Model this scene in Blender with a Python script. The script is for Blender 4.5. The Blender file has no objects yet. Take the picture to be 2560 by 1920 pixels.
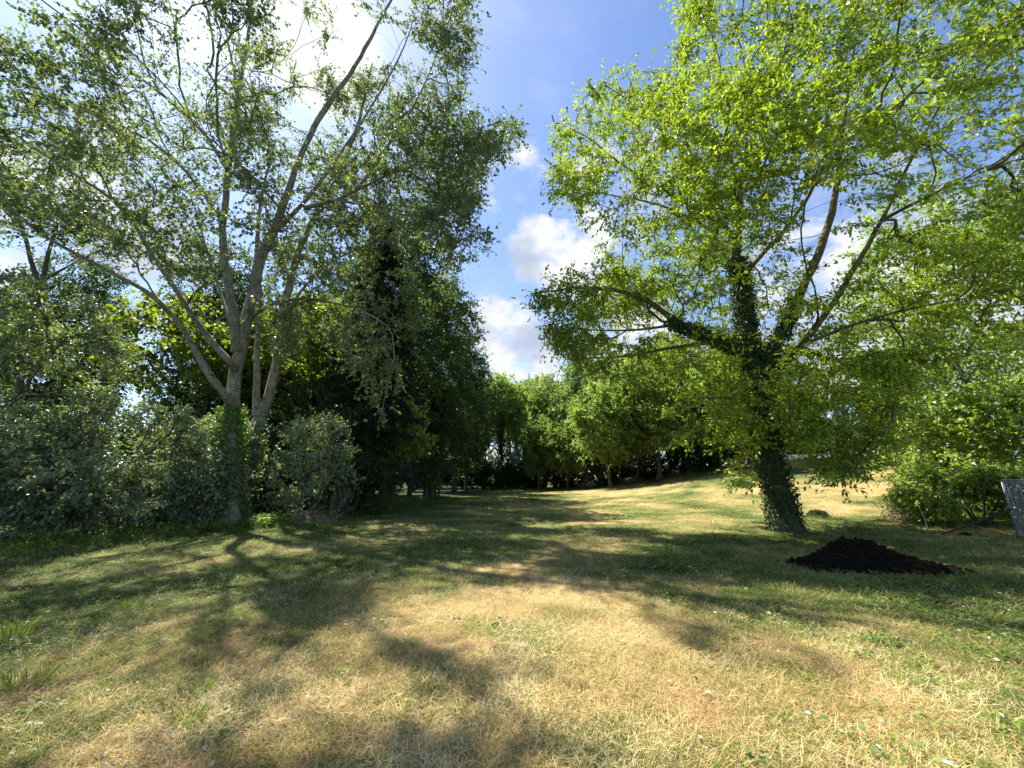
import bpy, math, random
import numpy as np
from mathutils import Vector, Matrix
R = math.radians
C = bpy.data.collections.new("Scene_objects"); bpy.context.scene.collection.children.link(C)
S = bpy.context.scene
random.seed(5)

# ------------------------------------------------------------------ camera
F, PITCH, CAMZ = 0.3758, R(13.6), 1.55          # focal length / image width
cd = bpy.data.cameras.new("camera"); cam = bpy.data.objects.new("camera", cd); S.collection.objects.link(cam)
cd.sensor_width = 36; cd.lens = 36*F; cd.clip_start = .05; cd.clip_end = 3000
cam.location = (0, 0, CAMZ); cam.rotation_euler = (R(90)+PITCH, 0, 0); S.camera = cam
S.render.resolution_x = 1024; S.render.resolution_y = 768

# ------------------------------------------------------------------ light
SUN_AZ, SUN_EL = R(-50), R(57)                   # azimuth from +Y, negative = left
sdir = np.array([math.sin(SUN_AZ)*math.cos(SUN_EL), math.cos(SUN_AZ)*math.cos(SUN_EL), math.sin(SUN_EL)])
sl = bpy.data.lights.new("sun", 'SUN'); so = bpy.data.objects.new("sun", sl); S.collection.objects.link(so)
sl.energy = 5.0; sl.angle = R(.53); sl.color = (1, .95, .86)
so.rotation_euler = Vector(sdir).to_track_quat('Z', 'Y').to_euler()
S.view_settings.view_transform = 'Standard'; S.view_settings.look = 'None'
S.view_settings.exposure = 1.54; S.view_settings.gamma = 1
W = bpy.data.worlds.new("World"); S.world = W; W.use_nodes = True
nt = W.node_tree; nt.nodes.clear()
def N(t, k, **kw):
    n = t.nodes.new(k)
    for a, b in kw.items():
        if a == 'inp':
            for i, v in b.items(): n.inputs[i].default_value = v
        else: setattr(n, a, b)
    return n
out = N(nt, 'ShaderNodeOutputWorld'); bg = N(nt, 'ShaderNodeBackground', inp={'Strength': .077})
sky = N(nt, 'ShaderNodeTexSky', sky_type='NISHITA', sun_disc=False, sun_elevation=SUN_EL, sun_rotation=SUN_AZ, air_density=1.0, dust_density=.6, ozone_density=2.2)
tint = N(nt, 'ShaderNodeMixRGB', blend_type='MULTIPLY', inp={0: 1, 2: (.90, .96, 1.10, 1)})
nt.links.new(sky.outputs[0], tint.inputs[1]); nt.links.new(tint.outputs[0], bg.inputs[0])
cb = N(nt, 'ShaderNodeBackground', inp={'Strength': .37, 'Color': (1, 1, 1, 1)})
tc = N(nt, 'ShaderNodeTexCoord')
def pdir(u, v):                                   # direction of a place in the sky
    dx, dy = (u-1280)/2560/F, (960-v)/2560/F
    d = Vector((dx, math.cos(PITCH)-math.sin(PITCH)*dy, math.sin(PITCH)+math.cos(PITCH)*dy)); return d.normalized()
def mth(op, a, b=None, **k):
    n = N(nt, 'ShaderNodeMath', operation=op, **k)
    for i, x in enumerate((a, b)):
        if x is None: continue
        if isinstance(x, (int, float)): n.inputs[i].default_value = x
        else: nt.links.new(x, n.inputs[i])
    return n.outputs[0]
# clouds: (u, v, radius deg, weight)
CL = [(640, 150, 16, .34), (250, 330, 32, .42), (800, 120, 8, .95), (20, 600, 22, .75), (1270, 390, 5, .45), (1190, 470, 7, .55),
      (1360, 630, 6.5, .98), (1430, 700, 8, .9), (1540, 500, 9, .75), (1620, 420, 7, .6), (1270, 840, 8, .92), (1370, 900, 8, .92), (1250, 640, 3, .5), (1300, 430, 5, .6), (1290, 960, 6, .8),
      (1450, 830, 7, .7), (1600, 950, 14, .85), (2080, 800, 16, .75), (2350, 900, 22, .85), (2450, 480, 16, .45), (1250, 950, 8, .8), (1050, 450, 9, .5), (1300, 1100, 30, .7)]
acc = None
for (u, v, r, w) in CL:
    d = pdir(u, v); dp = N(nt, 'ShaderNodeVectorMath', operation='DOT_PRODUCT'); dp.inputs[1].default_value = d
    nt.links.new(tc.outputs['Generated'], dp.inputs[0])
    mr = N(nt, 'ShaderNodeMapRange', interpolation_type='SMOOTHSTEP', inp={1: math.cos(R(r*1.25)), 2: math.cos(R(r*.25)), 3: 0, 4: w})
    nt.links.new(dp.outputs['Value'], mr.inputs[0])
    acc = mr.outputs[0] if acc is None else mth('MAXIMUM', acc, mr.outputs[0])
mp = N(nt, 'ShaderNodeMapping', inp={'Scale': (1, 1, 1.5)}); nt.links.new(tc.outputs['Generated'], mp.inputs[0])
n1 = N(nt, 'ShaderNodeTexNoise', inp={'Scale': 10.5, 'Detail': 11, 'Roughness': .66, 'Distortion': .25}); nt.links.new(mp.outputs[0], n1.inputs[0])
n2 = N(nt, 'ShaderNodeTexNoise', inp={'Scale': 2.2, 'Detail': 6, 'Roughness': .65, 'Distortion': .4}); nt.links.new(mp.outputs[0], n2.inputs[0])
base = mth('ADD', mth('MULTIPLY', acc, .62), mth('MULTIPLY', n1.outputs[0], 1.0))
cov = N(nt, 'ShaderNodeMapRange', interpolation_type='SMOOTHSTEP', inp={1: .80, 2: 1.10, 3: 0, 4: 1}); nt.links.new(base, cov.inputs[0])
veil = N(nt, 'ShaderNodeMapRange', interpolation_type='SMOOTHSTEP', inp={1: .42, 2: .72, 3: 0.0, 4: .28}); nt.links.new(n2.outputs[0], veil.inputs[0])
covm = mth('MAXIMUM', cov.outputs[0], veil.outputs[0])
shade = N(nt, 'ShaderNodeTexNoise', inp={'Scale': 5.5, 'Detail': 5, 'Roughness': .5})
mp2 = N(nt, 'ShaderNodeMapping', inp={'Location': (.06, 0, .09), 'Scale': (1, 1, 1.5)}); nt.links.new(tc.outputs['Generated'], mp2.inputs[0]); nt.links.new(mp2.outputs[0], shade.inputs[0])
cr = N(nt, 'ShaderNodeMixRGB', inp={1: (1, 1, 1, 1), 2: (.50, .58, .74, 1)})
sm = N(nt, 'ShaderNodeMapRange', interpolation_type='SMOOTHSTEP', inp={1: .42, 2: .68, 3: 0, 4: 1}); nt.links.new(shade.outputs[0], sm.inputs[0])
nt.links.new(sm.outputs[0], cr.inputs[0]); nt.links.new(cr.outputs[0], cb.inputs[0])
mx = N(nt, 'ShaderNodeMixShader'); nt.links.new(covm, mx.inputs[0]); nt.links.new(bg.outputs[0], mx.inputs[1]); nt.links.new(cb.outputs[0], mx.inputs[2])
nt.links.new(mx.outputs[0], out.inputs[0])
S.cycles.max_bounces = 6; S.cycles.diffuse_bounces = 4; S.cycles.transmission_bounces = 4; S.cycles.glossy_bounces = 2

# ------------------------------------------------------------------ helpers
def G(s): return np.random.default_rng(s)
def unit(a): return a/np.maximum(np.linalg.norm(a, axis=-1, keepdims=True), 1e-9)
def P(u, v, Y):                                   # point at forward distance Y seen at (u, v)
    d = pdir(u, v); return np.array([d.x*Y/d.y, Y, CAMZ+d.z*Y/d.y])
def proj(p):
    c, s = math.cos(PITCH), math.sin(PITCH); z = p[:, 2]-CAMZ
    dep = p[:, 1]*c+z*s; up = z*c-p[:, 1]*s; dd = np.maximum(dep, .05)
    return np.stack([1280+p[:, 0]/dd*2560*F, 960-up/dd*2560*F], 1), dep
def inpoly(q, poly):
    poly = np.array(poly, float); x, y = q[:, 0], q[:, 1]; r = np.zeros(len(q), bool); j = len(poly)-1
    for i in range(len(poly)):
        xi, yi = poly[i]; xj, yj = poly[j]
        r ^= ((yi > y) != (yj > y)) & (x < (xj-xi)*(y-yi)/(yj-yi+1e-9)+xi); j = i
    return r
def vnoise(p, sc, seed=0):
    p = np.asarray(p, float)*sc; i = np.floor(p).astype(np.int64); f = p-i; f = f*f*(3-2*f); D = p.shape[1]; r = np.zeros(len(p))
    for k in range(1 << D):
        h = np.full(len(p), seed*7919+17, np.int64); w = np.ones(len(p))
        for a in range(D):
            b = (k >> a) & 1; h = (h ^ ((i[:, a]+b)*(73856093, 19349663, 83492791)[a])) & 0x7fffffff; h = (h*1103515245+12345) & 0x7fffffff
            w *= f[:, a] if b else 1-f[:, a]
        h = (h ^ (h >> 13)) & 0x7fffffff; h = (h*1274126177) & 0x7fffffff
        r += w*(h % 65536)/65535.
    return r
def fbm(p, sc, seed=0, o=3): return sum(vnoise(p, sc*2**k, seed+k)*.5**k for k in range(o))/sum(.5**k for k in range(o))
def sst(x, a, b): t = np.clip((x-a)/(b-a), 0, 1); return t*t*(3-2*t)

def tag(o, label=None, cat=None, group=None, kind=None):
    if label: o['label'] = label
    if cat: o['category'] = cat
    if group: o['group'] = group
    if kind: o['kind'] = kind
    return o
def empty(name, loc, label, cat, group=None):
    o = bpy.data.objects.new(name, None); C.objects.link(o); o.location = loc; o.empty_display_size = .3
    return tag(o, label, cat, group)
def mesh(name, V, Fs, mat, parent=None, attr=None, smooth=False, local=True):
    """V (n,3); Fs list of int arrays (m,k); attr dict name -> list of per-face arrays"""
    V = np.asarray(V, np.float32)
    if parent is not None and local: V = V-np.array(parent.location, np.float32)
    me = bpy.data.meshes.new(name); me.vertices.add(len(V)); me.vertices.foreach_set('co', V.ravel())
    Fs = [np.asarray(f, np.int32) for f in Fs if len(f)]
    li = np.concatenate([f.ravel() for f in Fs]); cnt = np.concatenate([np.full(len(f), f.shape[1], np.int32) for f in Fs])
    me.loops.add(len(li)); me.loops.foreach_set('vertex_index', li)
    me.polygons.add(len(cnt)); st = np.zeros(len(cnt), np.int32); st[1:] = np.cumsum(cnt)[:-1]
    me.polygons.foreach_set('loop_start', st)
    me.polygons.foreach_set('use_smooth', np.full(len(cnt), smooth, bool))
    me.update(calc_edges=True)
    for k, a in (attr or {}).items():
        at = me.attributes.new(k, 'FLOAT', 'FACE'); at.data.foreach_set('value', np.asarray(a, np.float32))
    me.materials.append(mat)
    o = bpy.data.objects.new(name, me); C.objects.link(o); o.parent = parent
    return o
def copy_tree(root, loc=None, rz=0, sc=None, label=None, group=None):
    r = root.copy(); C.objects.link(r)
    for ch in list(root.children):
        c = ch.copy(); C.objects.link(c); c.parent = r
        for g in ch.children:
            d = g.copy(); C.objects.link(d); d.parent = c
    if loc is not None: r.location = loc
    r.rotation_euler = (0, 0, rz)
    if sc is not None: r.scale = sc if hasattr(sc, '__len__') else (sc,)*3
    if label: r['label'] = label
    if group: r['group'] = group
    return r

class Geo:
    def __init__(s): s.V = []; s.Q = []; s.T = []; s.n = 0
    def add(s, V, Q=None, T=None):
        s.V.append(V)
        if Q is not None and len(Q): s.Q.append(np.asarray(Q)+s.n)
        if T is not None and len(T): s.T.append(np.asarray(T)+s.n)
        s.n += len(V)
    def tube(s, P_, rad, k=8, wob=0., seed=0, cap=True):
        P_ = np.asarray(P_, float); rad = np.asarray(rad, float)*np.ones(len(P_)); n = len(P_)
        t = unit(np.gradient(P_, axis=0)); ref = np.array([1., 0, 0]) if abs(t[0][0]) < .8 else np.array([0, 1., 0])
        a = ref-t[0]*(ref@t[0]); a /= np.linalg.norm(a); ang = np.linspace(0, 2*math.pi, k, endpoint=False); vs = []
        for i in range(n):
            a = a-t[i]*(a@t[i]); a /= max(np.linalg.norm(a), 1e-9); b = np.cross(t[i], a)
            rr = rad[i]*np.ones(k)
            if wob: rr = rr*(1+wob*(vnoise(np.stack([np.cos(ang)*1.7+seed, np.sin(ang)*1.7, np.full(k, i*.35)], 1), 1.0, 3)-.5)*2)
            vs.append(P_[i]+rr[:, None]*(np.cos(ang)[:, None]*a+np.sin(ang)[:, None]*b))
        V = np.concatenate(vs); q = []
        j = np.arange(k); jn = (j+1) % k
        for i in range(n-1): q.append(np.stack([i*k+j, i*k+jn, (i+1)*k+jn, (i+1)*k+j], 1))
        T = []
        if cap:
            V = np.concatenate([V, P_[-1:], P_[:1]]); T = np.concatenate([np.stack([(n-1)*k+j, (n-1)*k+jn, np.full(k, n*k)], 1), np.stack([jn, j, np.full(k, n*k+1)], 1)])
        s.add(V, np.concatenate(q), T)
    def segs(s, A, B, ra, rb):                     # many 3-sided twigs at once
        A = np.asarray(A); B = np.asarray(B); m = len(A)
        if not m: return
        t = unit(B-A); ref = np.where(np.abs(t[:, 2:3]) < .9, [[0, 0, 1.]], [[1., 0, 0]]); a = unit(np.cross(t, ref)); b = np.cross(t, a); vs = []
        for (Pp, r) in ((A, ra), (B, rb)):
            for q in range(3): vs.append(Pp+r*(math.cos(q*2.094)*a+math.sin(q*2.094)*b))
        V = np.stack(vs, 1).reshape(-1, 3); o = np.arange(m)[:, None]*6
        Q = np.concatenate([o+np.array([[q, (q+1) % 3, 3+(q+1) % 3, 3+q]]) for q in range(3)])
        s.add(V, Q)
    def box(s, c, sz, rz=0, rx=0):
        m = Matrix.Rotation(rz, 3, 'Z') @ Matrix.Rotation(rx, 3, 'X'); c = np.array(c)
        V = np.array([c+np.array(m @ Vector((x*sz[0]/2, y*sz[1]/2, z*sz[2]/2))) for x in (-1, 1) for y in (-1, 1) for z in (-1, 1)])
        s.add(V, [[0, 1, 3, 2], [4, 6, 7, 5], [0, 4, 5, 1], [2, 3, 7, 6], [0, 2, 6, 4], [1, 5, 7, 3]])
    def build(s, name, mat, parent=None, smooth=False, **k):
        fs = []
        if s.Q: fs.append(np.concatenate(s.Q))
        if s.T: fs.append(np.concatenate(s.T))
        return mesh(name, np.concatenate(s.V), fs, mat, parent, smooth=smooth, **k)

def leaf_mesh(name, pos, ax, nor, L, Wd, tone, mat, parent=None, fine=True, fold=.12, curl=.12, shape=(.34, .5, .72, .34)):
    n = len(pos); ax = unit(ax); side = unit(np.cross(nor, ax)); up = np.cross(ax, side)
    L = (np.ones(n)*L)[:, None]; Wd = (np.ones(n)*Wd)[:, None]
    def pt(a, b, c): return pos+ax*(a*L)+side*(b*Wd)+up*(c*L)
    s0, w0, s1, w1 = shape
    if fine:
        V = np.stack([pt(0, 0, 0), pt(s0, w0, fold*.9), pt(s1, w1, fold*.7-curl*.4), pt(1, 0, -curl), pt(s1, -w1, fold*.7-curl*.4), pt(s0, -w0, fold*.9)], 1).reshape(-1, 3)
        o = np.arange(n)[:, None]*6
        Fq = np.stack([o+[[0, 3, 2, 1]], o+[[0, 5, 4, 3]]], 1).reshape(-1, 4)
    else:
        V = np.stack([pt(0, 0, 0), pt(.45, .5, fold), pt(1, 0, -curl), pt(.45, -.5, fold)], 1).reshape(-1, 3)
        o = np.arange(n)[:, None]*4
        Fq = np.stack([o+[[0, 2, 1]], o+[[0, 3, 2]]], 1).reshape(-1, 3)
    return mesh(name, V, [Fq], mat, parent, attr={'tone': np.repeat(tone, 2)})

# ------------------------------------------------------------------ materials
def mat(name):
    m = bpy.data.materials.new(name); m.use_nodes = True; t = m.node_tree; t.nodes.clear()
    return m, t, N(t, 'ShaderNodeOutputMaterial')
def ramp(t, stops):
    r = N(t, 'ShaderNodeValToRGB'); e = r.color_ramp.elements
    while len(e) < len(stops): e.new(.5)
    for q, (p_, c) in zip(e, stops): q.position = p_; q.color = (*c, 1)
    return r
def leaf_mat(name, stops, tr=.4, trc=(1.5, 1.7, .5), rough=.4, spec=.5):
    m, t, o = mat(name); a = N(t, 'ShaderNodeAttribute', attribute_name='tone'); r = ramp(t, stops); t.links.new(a.outputs['Fac'], r.inputs[0])
    b = N(t, 'ShaderNodeBsdfPrincipled', inp={'Roughness': rough, 'Specular IOR Level': spec}); t.links.new(r.outputs[0], b.inputs['Base Color'])
    tb = N(t, 'ShaderNodeBsdfTranslucent'); mc = N(t, 'ShaderNodeMixRGB', blend_type='MULTIPLY', inp={0: 1, 2: (*trc, 1)})
    t.links.new(r.outputs[0], mc.inputs[1]); t.links.new(mc.outputs[0], tb.inputs[0])
    x = N(t, 'ShaderNodeMixShader', inp={0: tr}); t.links.new(b.outputs[0], x.inputs[1]); t.links.new(tb.outputs[0], x.inputs[2]); t.links.new(x.outputs[0], o.inputs[0])
    return m
def bark_mat(name, c1, c2, c3, zs=.35, sc=14, rings=False, bump=.6):
    m, t, o = mat(name); tcn = N(t, 'ShaderNodeTexCoord'); mp = N(t, 'ShaderNodeMapping', inp={'Scale': (1, 1, zs)}); t.links.new(tcn.outputs['Object'], mp.inputs[0])
    n = N(t, 'ShaderNodeTexNoise', inp={'Scale': sc, 'Detail': 7, 'Roughness': .65}); t.links.new(mp.outputs[0], n.inputs[0])
    n2 = N(t, 'ShaderNodeTexNoise', inp={'Scale': 1.6, 'Detail': 4}); t.links.new(tcn.outputs['Object'], n2.inputs[0])
    r = ramp(t, [(.32, c2), (.52, c1), (.72, c3)]); t.links.new(n.outputs[0], r.inputs[0])
    r2 = ramp(t, [(.35, (.62, .66, .55)), (.65, (1.1, 1.05, 1.0))]); t.links.new(n2.outputs[0], r2.inputs[0])
    mm = N(t, 'ShaderNodeMixRGB', blend_type='MULTIPLY', inp={0: 1}); t.links.new(r.outputs[0], mm.inputs[1]); t.links.new(r2.outputs[0], mm.inputs[2]); last = mm.outputs[0]; h = n.outputs[0]
    if rings:
        mp3 = N(t, 'ShaderNodeMapping', inp={'Scale': (2.2, 2.2, 13)}); t.links.new(tcn.outputs['Object'], mp3.inputs[0])
        v = N(t, 'ShaderNodeTexNoise', inp={'Scale': 1.0, 'Detail': 3, 'Roughness': .55}); t.links.new(mp3.outputs[0], v.inputs[0])
        rr = ramp(t, [(.60, (1, 1, 1)), (.66, (.28, .27, .25))]); t.links.new(v.outputs[0], rr.inputs[0])
        m3 = N(t, 'ShaderNodeMixRGB', blend_type='MULTIPLY', inp={0: 1}); t.links.new(last, m3.inputs[1]); t.links.new(rr.outputs[0], m3.inputs[2]); last = m3.outputs[0]
    b = N(t, 'ShaderNodeBsdfPrincipled', inp={'Roughness': .9, 'Specular IOR Level': .2}); t.links.new(last, b.inputs['Base Color'])
    bu = N(t, 'ShaderNodeBump', inp={'Strength': bump, 'Distance': .03}); t.links.new(h, bu.inputs['Height']); t.links.new(bu.outputs[0], b.inputs['Normal'])
    t.links.new(b.outputs[0], o.inputs[0]); return m
def plain_mat(name, col, rough=.7, var=.25, sc=20, bump=.3, metal=0, spec=.4):
    m, t, o = mat(name); tcn = N(t, 'ShaderNodeTexCoord'); n = N(t, 'ShaderNodeTexNoise', inp={'Scale': sc, 'Detail': 6, 'Roughness': .6}); t.links.new(tcn.outputs['Object'], n.inputs[0])
    r = ramp(t, [(.3, tuple(c*(1-var) for c in col)), (.7, tuple(min(1, c*(1+var)) for c in col))]); t.links.new(n.outputs[0], r.inputs[0])
    b = N(t, 'ShaderNodeBsdfPrincipled', inp={'Roughness': rough, 'Metallic': metal, 'Specular IOR Level': spec}); t.links.new(r.outputs[0], b.inputs['Base Color'])
    bu = N(t, 'ShaderNodeBump', inp={'Strength': bump, 'Distance': .02}); t.links.new(n.outputs[0], bu.inputs['Height']); t.links.new(bu.outputs[0], b.inputs['Normal'])
    t.links.new(b.outputs[0], o.inputs[0]); return m
def blade_mat(name, stops, tr=.25):
    return leaf_mat(name, stops, tr=tr, trc=(1.1, 1.15, .8), rough=.6, spec=.25)

M_pop = leaf_mat('poplar_leaf', [(0, (.075, .105, .055)), (.5, (.14, .175, .095)), (.86, (.21, .245, .13)), (1, (.30, .34, .10))], tr=.42, rough=.5, spec=.5)
M_wal = leaf_mat('maple_leaf', [(0, (.11, .17, .024)), (.5, (.245, .335, .035)), (1, (.43, .50, .06))], tr=.43, trc=(1.35, 1.4, .5), rough=.42)
M_yel = leaf_mat('sycamore_leaf', [(0, (.09, .135, .025)), (1, (.24, .30, .045))], tr=.45, trc=(1.5, 1.5, .5))
M_shr = leaf_mat('shrub_leaf', [(0, (.09, .13, .07)), (.6, (.21, .26, .15)), (1, (.40, .44, .29))], tr=.28, rough=.42, spec=.8)
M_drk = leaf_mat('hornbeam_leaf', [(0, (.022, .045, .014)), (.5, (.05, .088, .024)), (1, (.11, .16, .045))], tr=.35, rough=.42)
M_far = leaf_mat('far_leaf', [(0, (.10, .15, .05)), (.5, (.20, .27, .09)), (1, (.33, .40, .15))], tr=.45, rough=.45)
M_far2 = leaf_mat('grey_far_leaf', [(0, (.09, .135, .06)), (.5, (.16, .22, .10)), (1, (.26, .33, .16))], tr=.4, rough=.4)
M_rgt = leaf_mat('hedge_leaf', [(0, (.09, .14, .03)), (.5, (.20, .27, .05)), (1, (.36, .42, .09))], tr=.42, rough=.35)
M_ivy = leaf_mat('ivy_leaf', [(0, (.018, .038, .012)), (.6, (.035, .07, .018)), (1, (.07, .12, .028))], tr=.12, rough=.45, spec=.3)
M_ndl = leaf_mat('spruce_needles', [(0, (.014, .026, .014)), (1, (.04, .065, .03))], tr=.08, rough=.6)
M_bpop = bark_mat('poplar_bark', (.29, .265, .215), (.11, .10, .08), (.41, .38, .32), zs=.25, sc=16, rings=True)
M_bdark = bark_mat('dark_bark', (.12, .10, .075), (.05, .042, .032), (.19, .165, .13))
M_bmap = bark_mat('maple_bark', (.14, .118, .075), (.06, .05, .033), (.21, .18, .12), zs=.3)
M_weed = leaf_mat('weed_leaf', [(0, (.06, .11, .02)), (.6, (.12, .20, .035)), (1, (.22, .31, .06))], tr=.35, rough=.4)
M_twig = plain_mat('dead_twig', (.24, .19, .14), .9)

# ------------------------------------------------------------------ terrain
def hgt(x, y):
    x = np.asarray(x, float); y = np.asarray(y, float); p = np.stack([x.ravel(), y.ravel()], 1)
    h = 3.1*sst(x, 3.5, 27)*sst(y, 11, 33)
    h = h+(.10*(fbm(p, .22, 4)-.5)+.035*(fbm(p, 1.3, 9)-.5)).reshape(x.shape)
    h = h-.5*sst(x, -9, -22)*0
    return h
def on(x, y, dz=0): return (x, y, float(hgt(np.array([x]), np.array([y]))[0])+dz)
def gpx(u, v):                                     # where the ray through (u,v) meets the flat ground
    d = pdir(u, v); t = -CAMZ/min(d.z, -1e-3); return np.array([d.x*t, d.y*t])
def dryness(x, y):
    p = np.stack([x, y], 1); n = fbm(p, .55, 31, 4); n2 = fbm(p, 2.2, 41, 3)
    c = np.exp(-(((x+.1)/2.3)**2+((y-3.4)/2.4)**2)*.9)
    path = np.exp(-((x-.9-.16*(y-5))/1.5)**2)*sst(y, 4, 8)*.45
    far = .42*sst(y, 12, 20)
    left = sst(-x, 2.2, 7)*.18*(1-far); right = sst(x, 2.0, 6)*.10*(1-sst(y, 8, 12))
    edge = sst(-x-(9.6-.36*(y-9.5))*0-np.interp(y, [2, 8, 10, 13, 20, 45], [12, 10.5, 9.6, 7.2, 5.5, 3.2]), -2.2, .2)
    d = .30+.60*c+path*.75+.3*sst(x, 4, 9)*sst(y, 13, 18)-left-right*.6-.75*edge+1.9*(n-.5)+.8*(n2-.5)
    return np.clip(d, 0, 1)
def axis(lo, hi, near, step, far):
    a = [0.]; s = step
    while a[-1] < hi: a.append(a[-1]+s); s = step if a[-1] < near else s*1.09
    b = [0.]; s = step
    while b[-1] < -lo: b.append(b[-1]+s); s = step if b[-1] < near else s*1.09
    return np.array([-q for q in b[:0:-1]]+a)
gx = axis(-900, 900, 14, .16, 0); gy = axis(-60, 1400, 24, .16, 0)
X, Y = np.meshgrid(gx, gy); Z = hgt(X, Y); pq = np.stack([X.ravel(), Y.ravel()], 1)
Z = Z+(.03*(fbm(pq, 5, 77, 2)-.5)).reshape(Z.shape)
nx, ny = len(gx), len(gy); ii = np.arange(nx*ny).reshape(ny, nx)
Fg = np.stack([ii[:-1, :-1], ii[:-1, 1:], ii[1:, 1:], ii[1:, :-1]], -1).reshape(-1, 4)
m_g, t, o = mat('meadow_ground'); tcn = N(t, 'ShaderNodeTexCoord'); at = N(t, 'ShaderNodeAttribute', attribute_name='dry')
na = N(t, 'ShaderNodeTexNoise', inp={'Scale': 34, 'Detail': 8, 'Roughness': .75}); t.links.new(tcn.outputs['Object'], na.inputs[0])
nb = N(t, 'ShaderNodeTexNoise', inp={'Scale': 1.7, 'Detail': 6, 'Roughness': .6}); t.links.new(tcn.outputs['Object'], nb.inputs[0])
ad = N(t, 'ShaderNodeMath', operation='MULTIPLY_ADD', inp={1: .85, 2: -.42}); t.links.new(na.outputs[0], ad.inputs[0])
ad2 = N(t, 'ShaderNodeMath', operation='ADD'); t.links.new(at.outputs['Fac'], ad2.inputs[0]); t.links.new(ad.outputs[0], ad2.inputs[1])
rg = ramp(t, [(0, (.03, .045, .012)), (.3, (.095, .115, .032)), (.55, (.18, .165, .06)), (.8, (.28, .205, .085)), (1, (.38, .27, .12))]); t.links.new(ad2.outputs[0], rg.inputs[0])
b = N(t, 'ShaderNodeBsdfPrincipled', inp={'Roughness': .95, 'Specular IOR Level': .1}); t.links.new(rg.outputs[0], b.inputs['Base Color'])
bu = N(t, 'ShaderNodeBump', inp={'Strength': .9, 'Distance': .04}); t.links.new(na.outputs[0], bu.inputs['Height']); t.links.new(bu.outputs[0], b.inputs['Normal']); t.links.new(b.outputs[0], o.inputs[0])
ground = mesh('ground', np.stack([X, Y, Z], -1).reshape(-1, 3), [Fg], m_g, smooth=True); tag(ground, 'mown meadow ground with dry and green patches, rising to the right', kind='structure')
av = ground.data.attributes.new('dry', 'FLOAT', 'POINT'); av.data.foreach_set('value', dryness(pq[:, 0], pq[:, 1]).astype(np.float32))

# ------------------------------------------------------------------ tree machinery
# lit patches of meadow: crowns have gaps towards the sun here
LIT = [[(600, 1760), (780, 1600), (1000, 1500), (1180, 1470), (1400, 1530), (1560, 1640), (1700, 1780), (1560, 1800), (1400, 1640), (1200, 1590), (960, 1600), (800, 1760), (700, 1840)],
       [(540, 1920), (600, 1760), (720, 1640), (940, 1590), (990, 1700), (960, 1920)],
       [(1360, 1345), (1560, 1345), (1740, 1375), (1700, 1400), (1480, 1385)],
       [(1750, 1460), (2560, 1500), (2560, 1560), (2200, 1530), (1700, 1490)],
       [(1650, 1850), (2100, 1760), (2560, 1840), (2560, 1920), (1700, 1920)],
       [(0, 1570), (250, 1500), (600, 1470), (720, 1560), (620, 1760), (500, 1920), (-400, 1920), (-400, 1600)],
       [(1000, 1300), (1330, 1240), (1900, 1225), (1960, 1240), (1400, 1290)]]
LITW = [np.array([gpx(*q) for q in pl]) for pl in LIT]
def keep_mask(pos, rg_, prob=.82):
    g = pos[:, :2]-sdir[:2]*(pos[:, 2]/sdir[2])[:, None]
    g = g+.35*(np.stack([vnoise(g, 1.5, 5), vnoise(g, 1.5, 6)], 1)-.5)
    m = np.zeros(len(pos), bool)
    for pl in LITW: m |= inpoly(g, pl)
    k = np.maximum(pos[:, 2]-3.5, 0)/sdir[2]; q = pos[:, :2]-sdir[:2]*k[:, None]
    m2 = (k > 2) & (q[:, 0] > -16.5) & (q[:, 0] < -9.8) & (q[:, 1] > 8) & (q[:, 1] < 16) & (vnoise(q, .8, 8) > .44) & (rg_.random(len(pos)) < .85)
    return ~((m & (rg_.random(len(pos)) < prob)) | m2)
def resample(pts, step):
    pts = np.asarray(pts, float); d = np.r_[0, np.cumsum(np.linalg.norm(np.diff(pts, axis=0), axis=1))]
    n = max(2, int(d[-1]/step)+1); s = np.linspace(0, d[-1], n)
    q = np.stack([np.interp(s, d, pts[:, k]) for k in range(3)], 1)
    for _ in range(2): q[1:-1] = .25*q[:-2]+.5*q[1:-1]+.25*q[2:]
    return q, s/d[-1]
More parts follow.
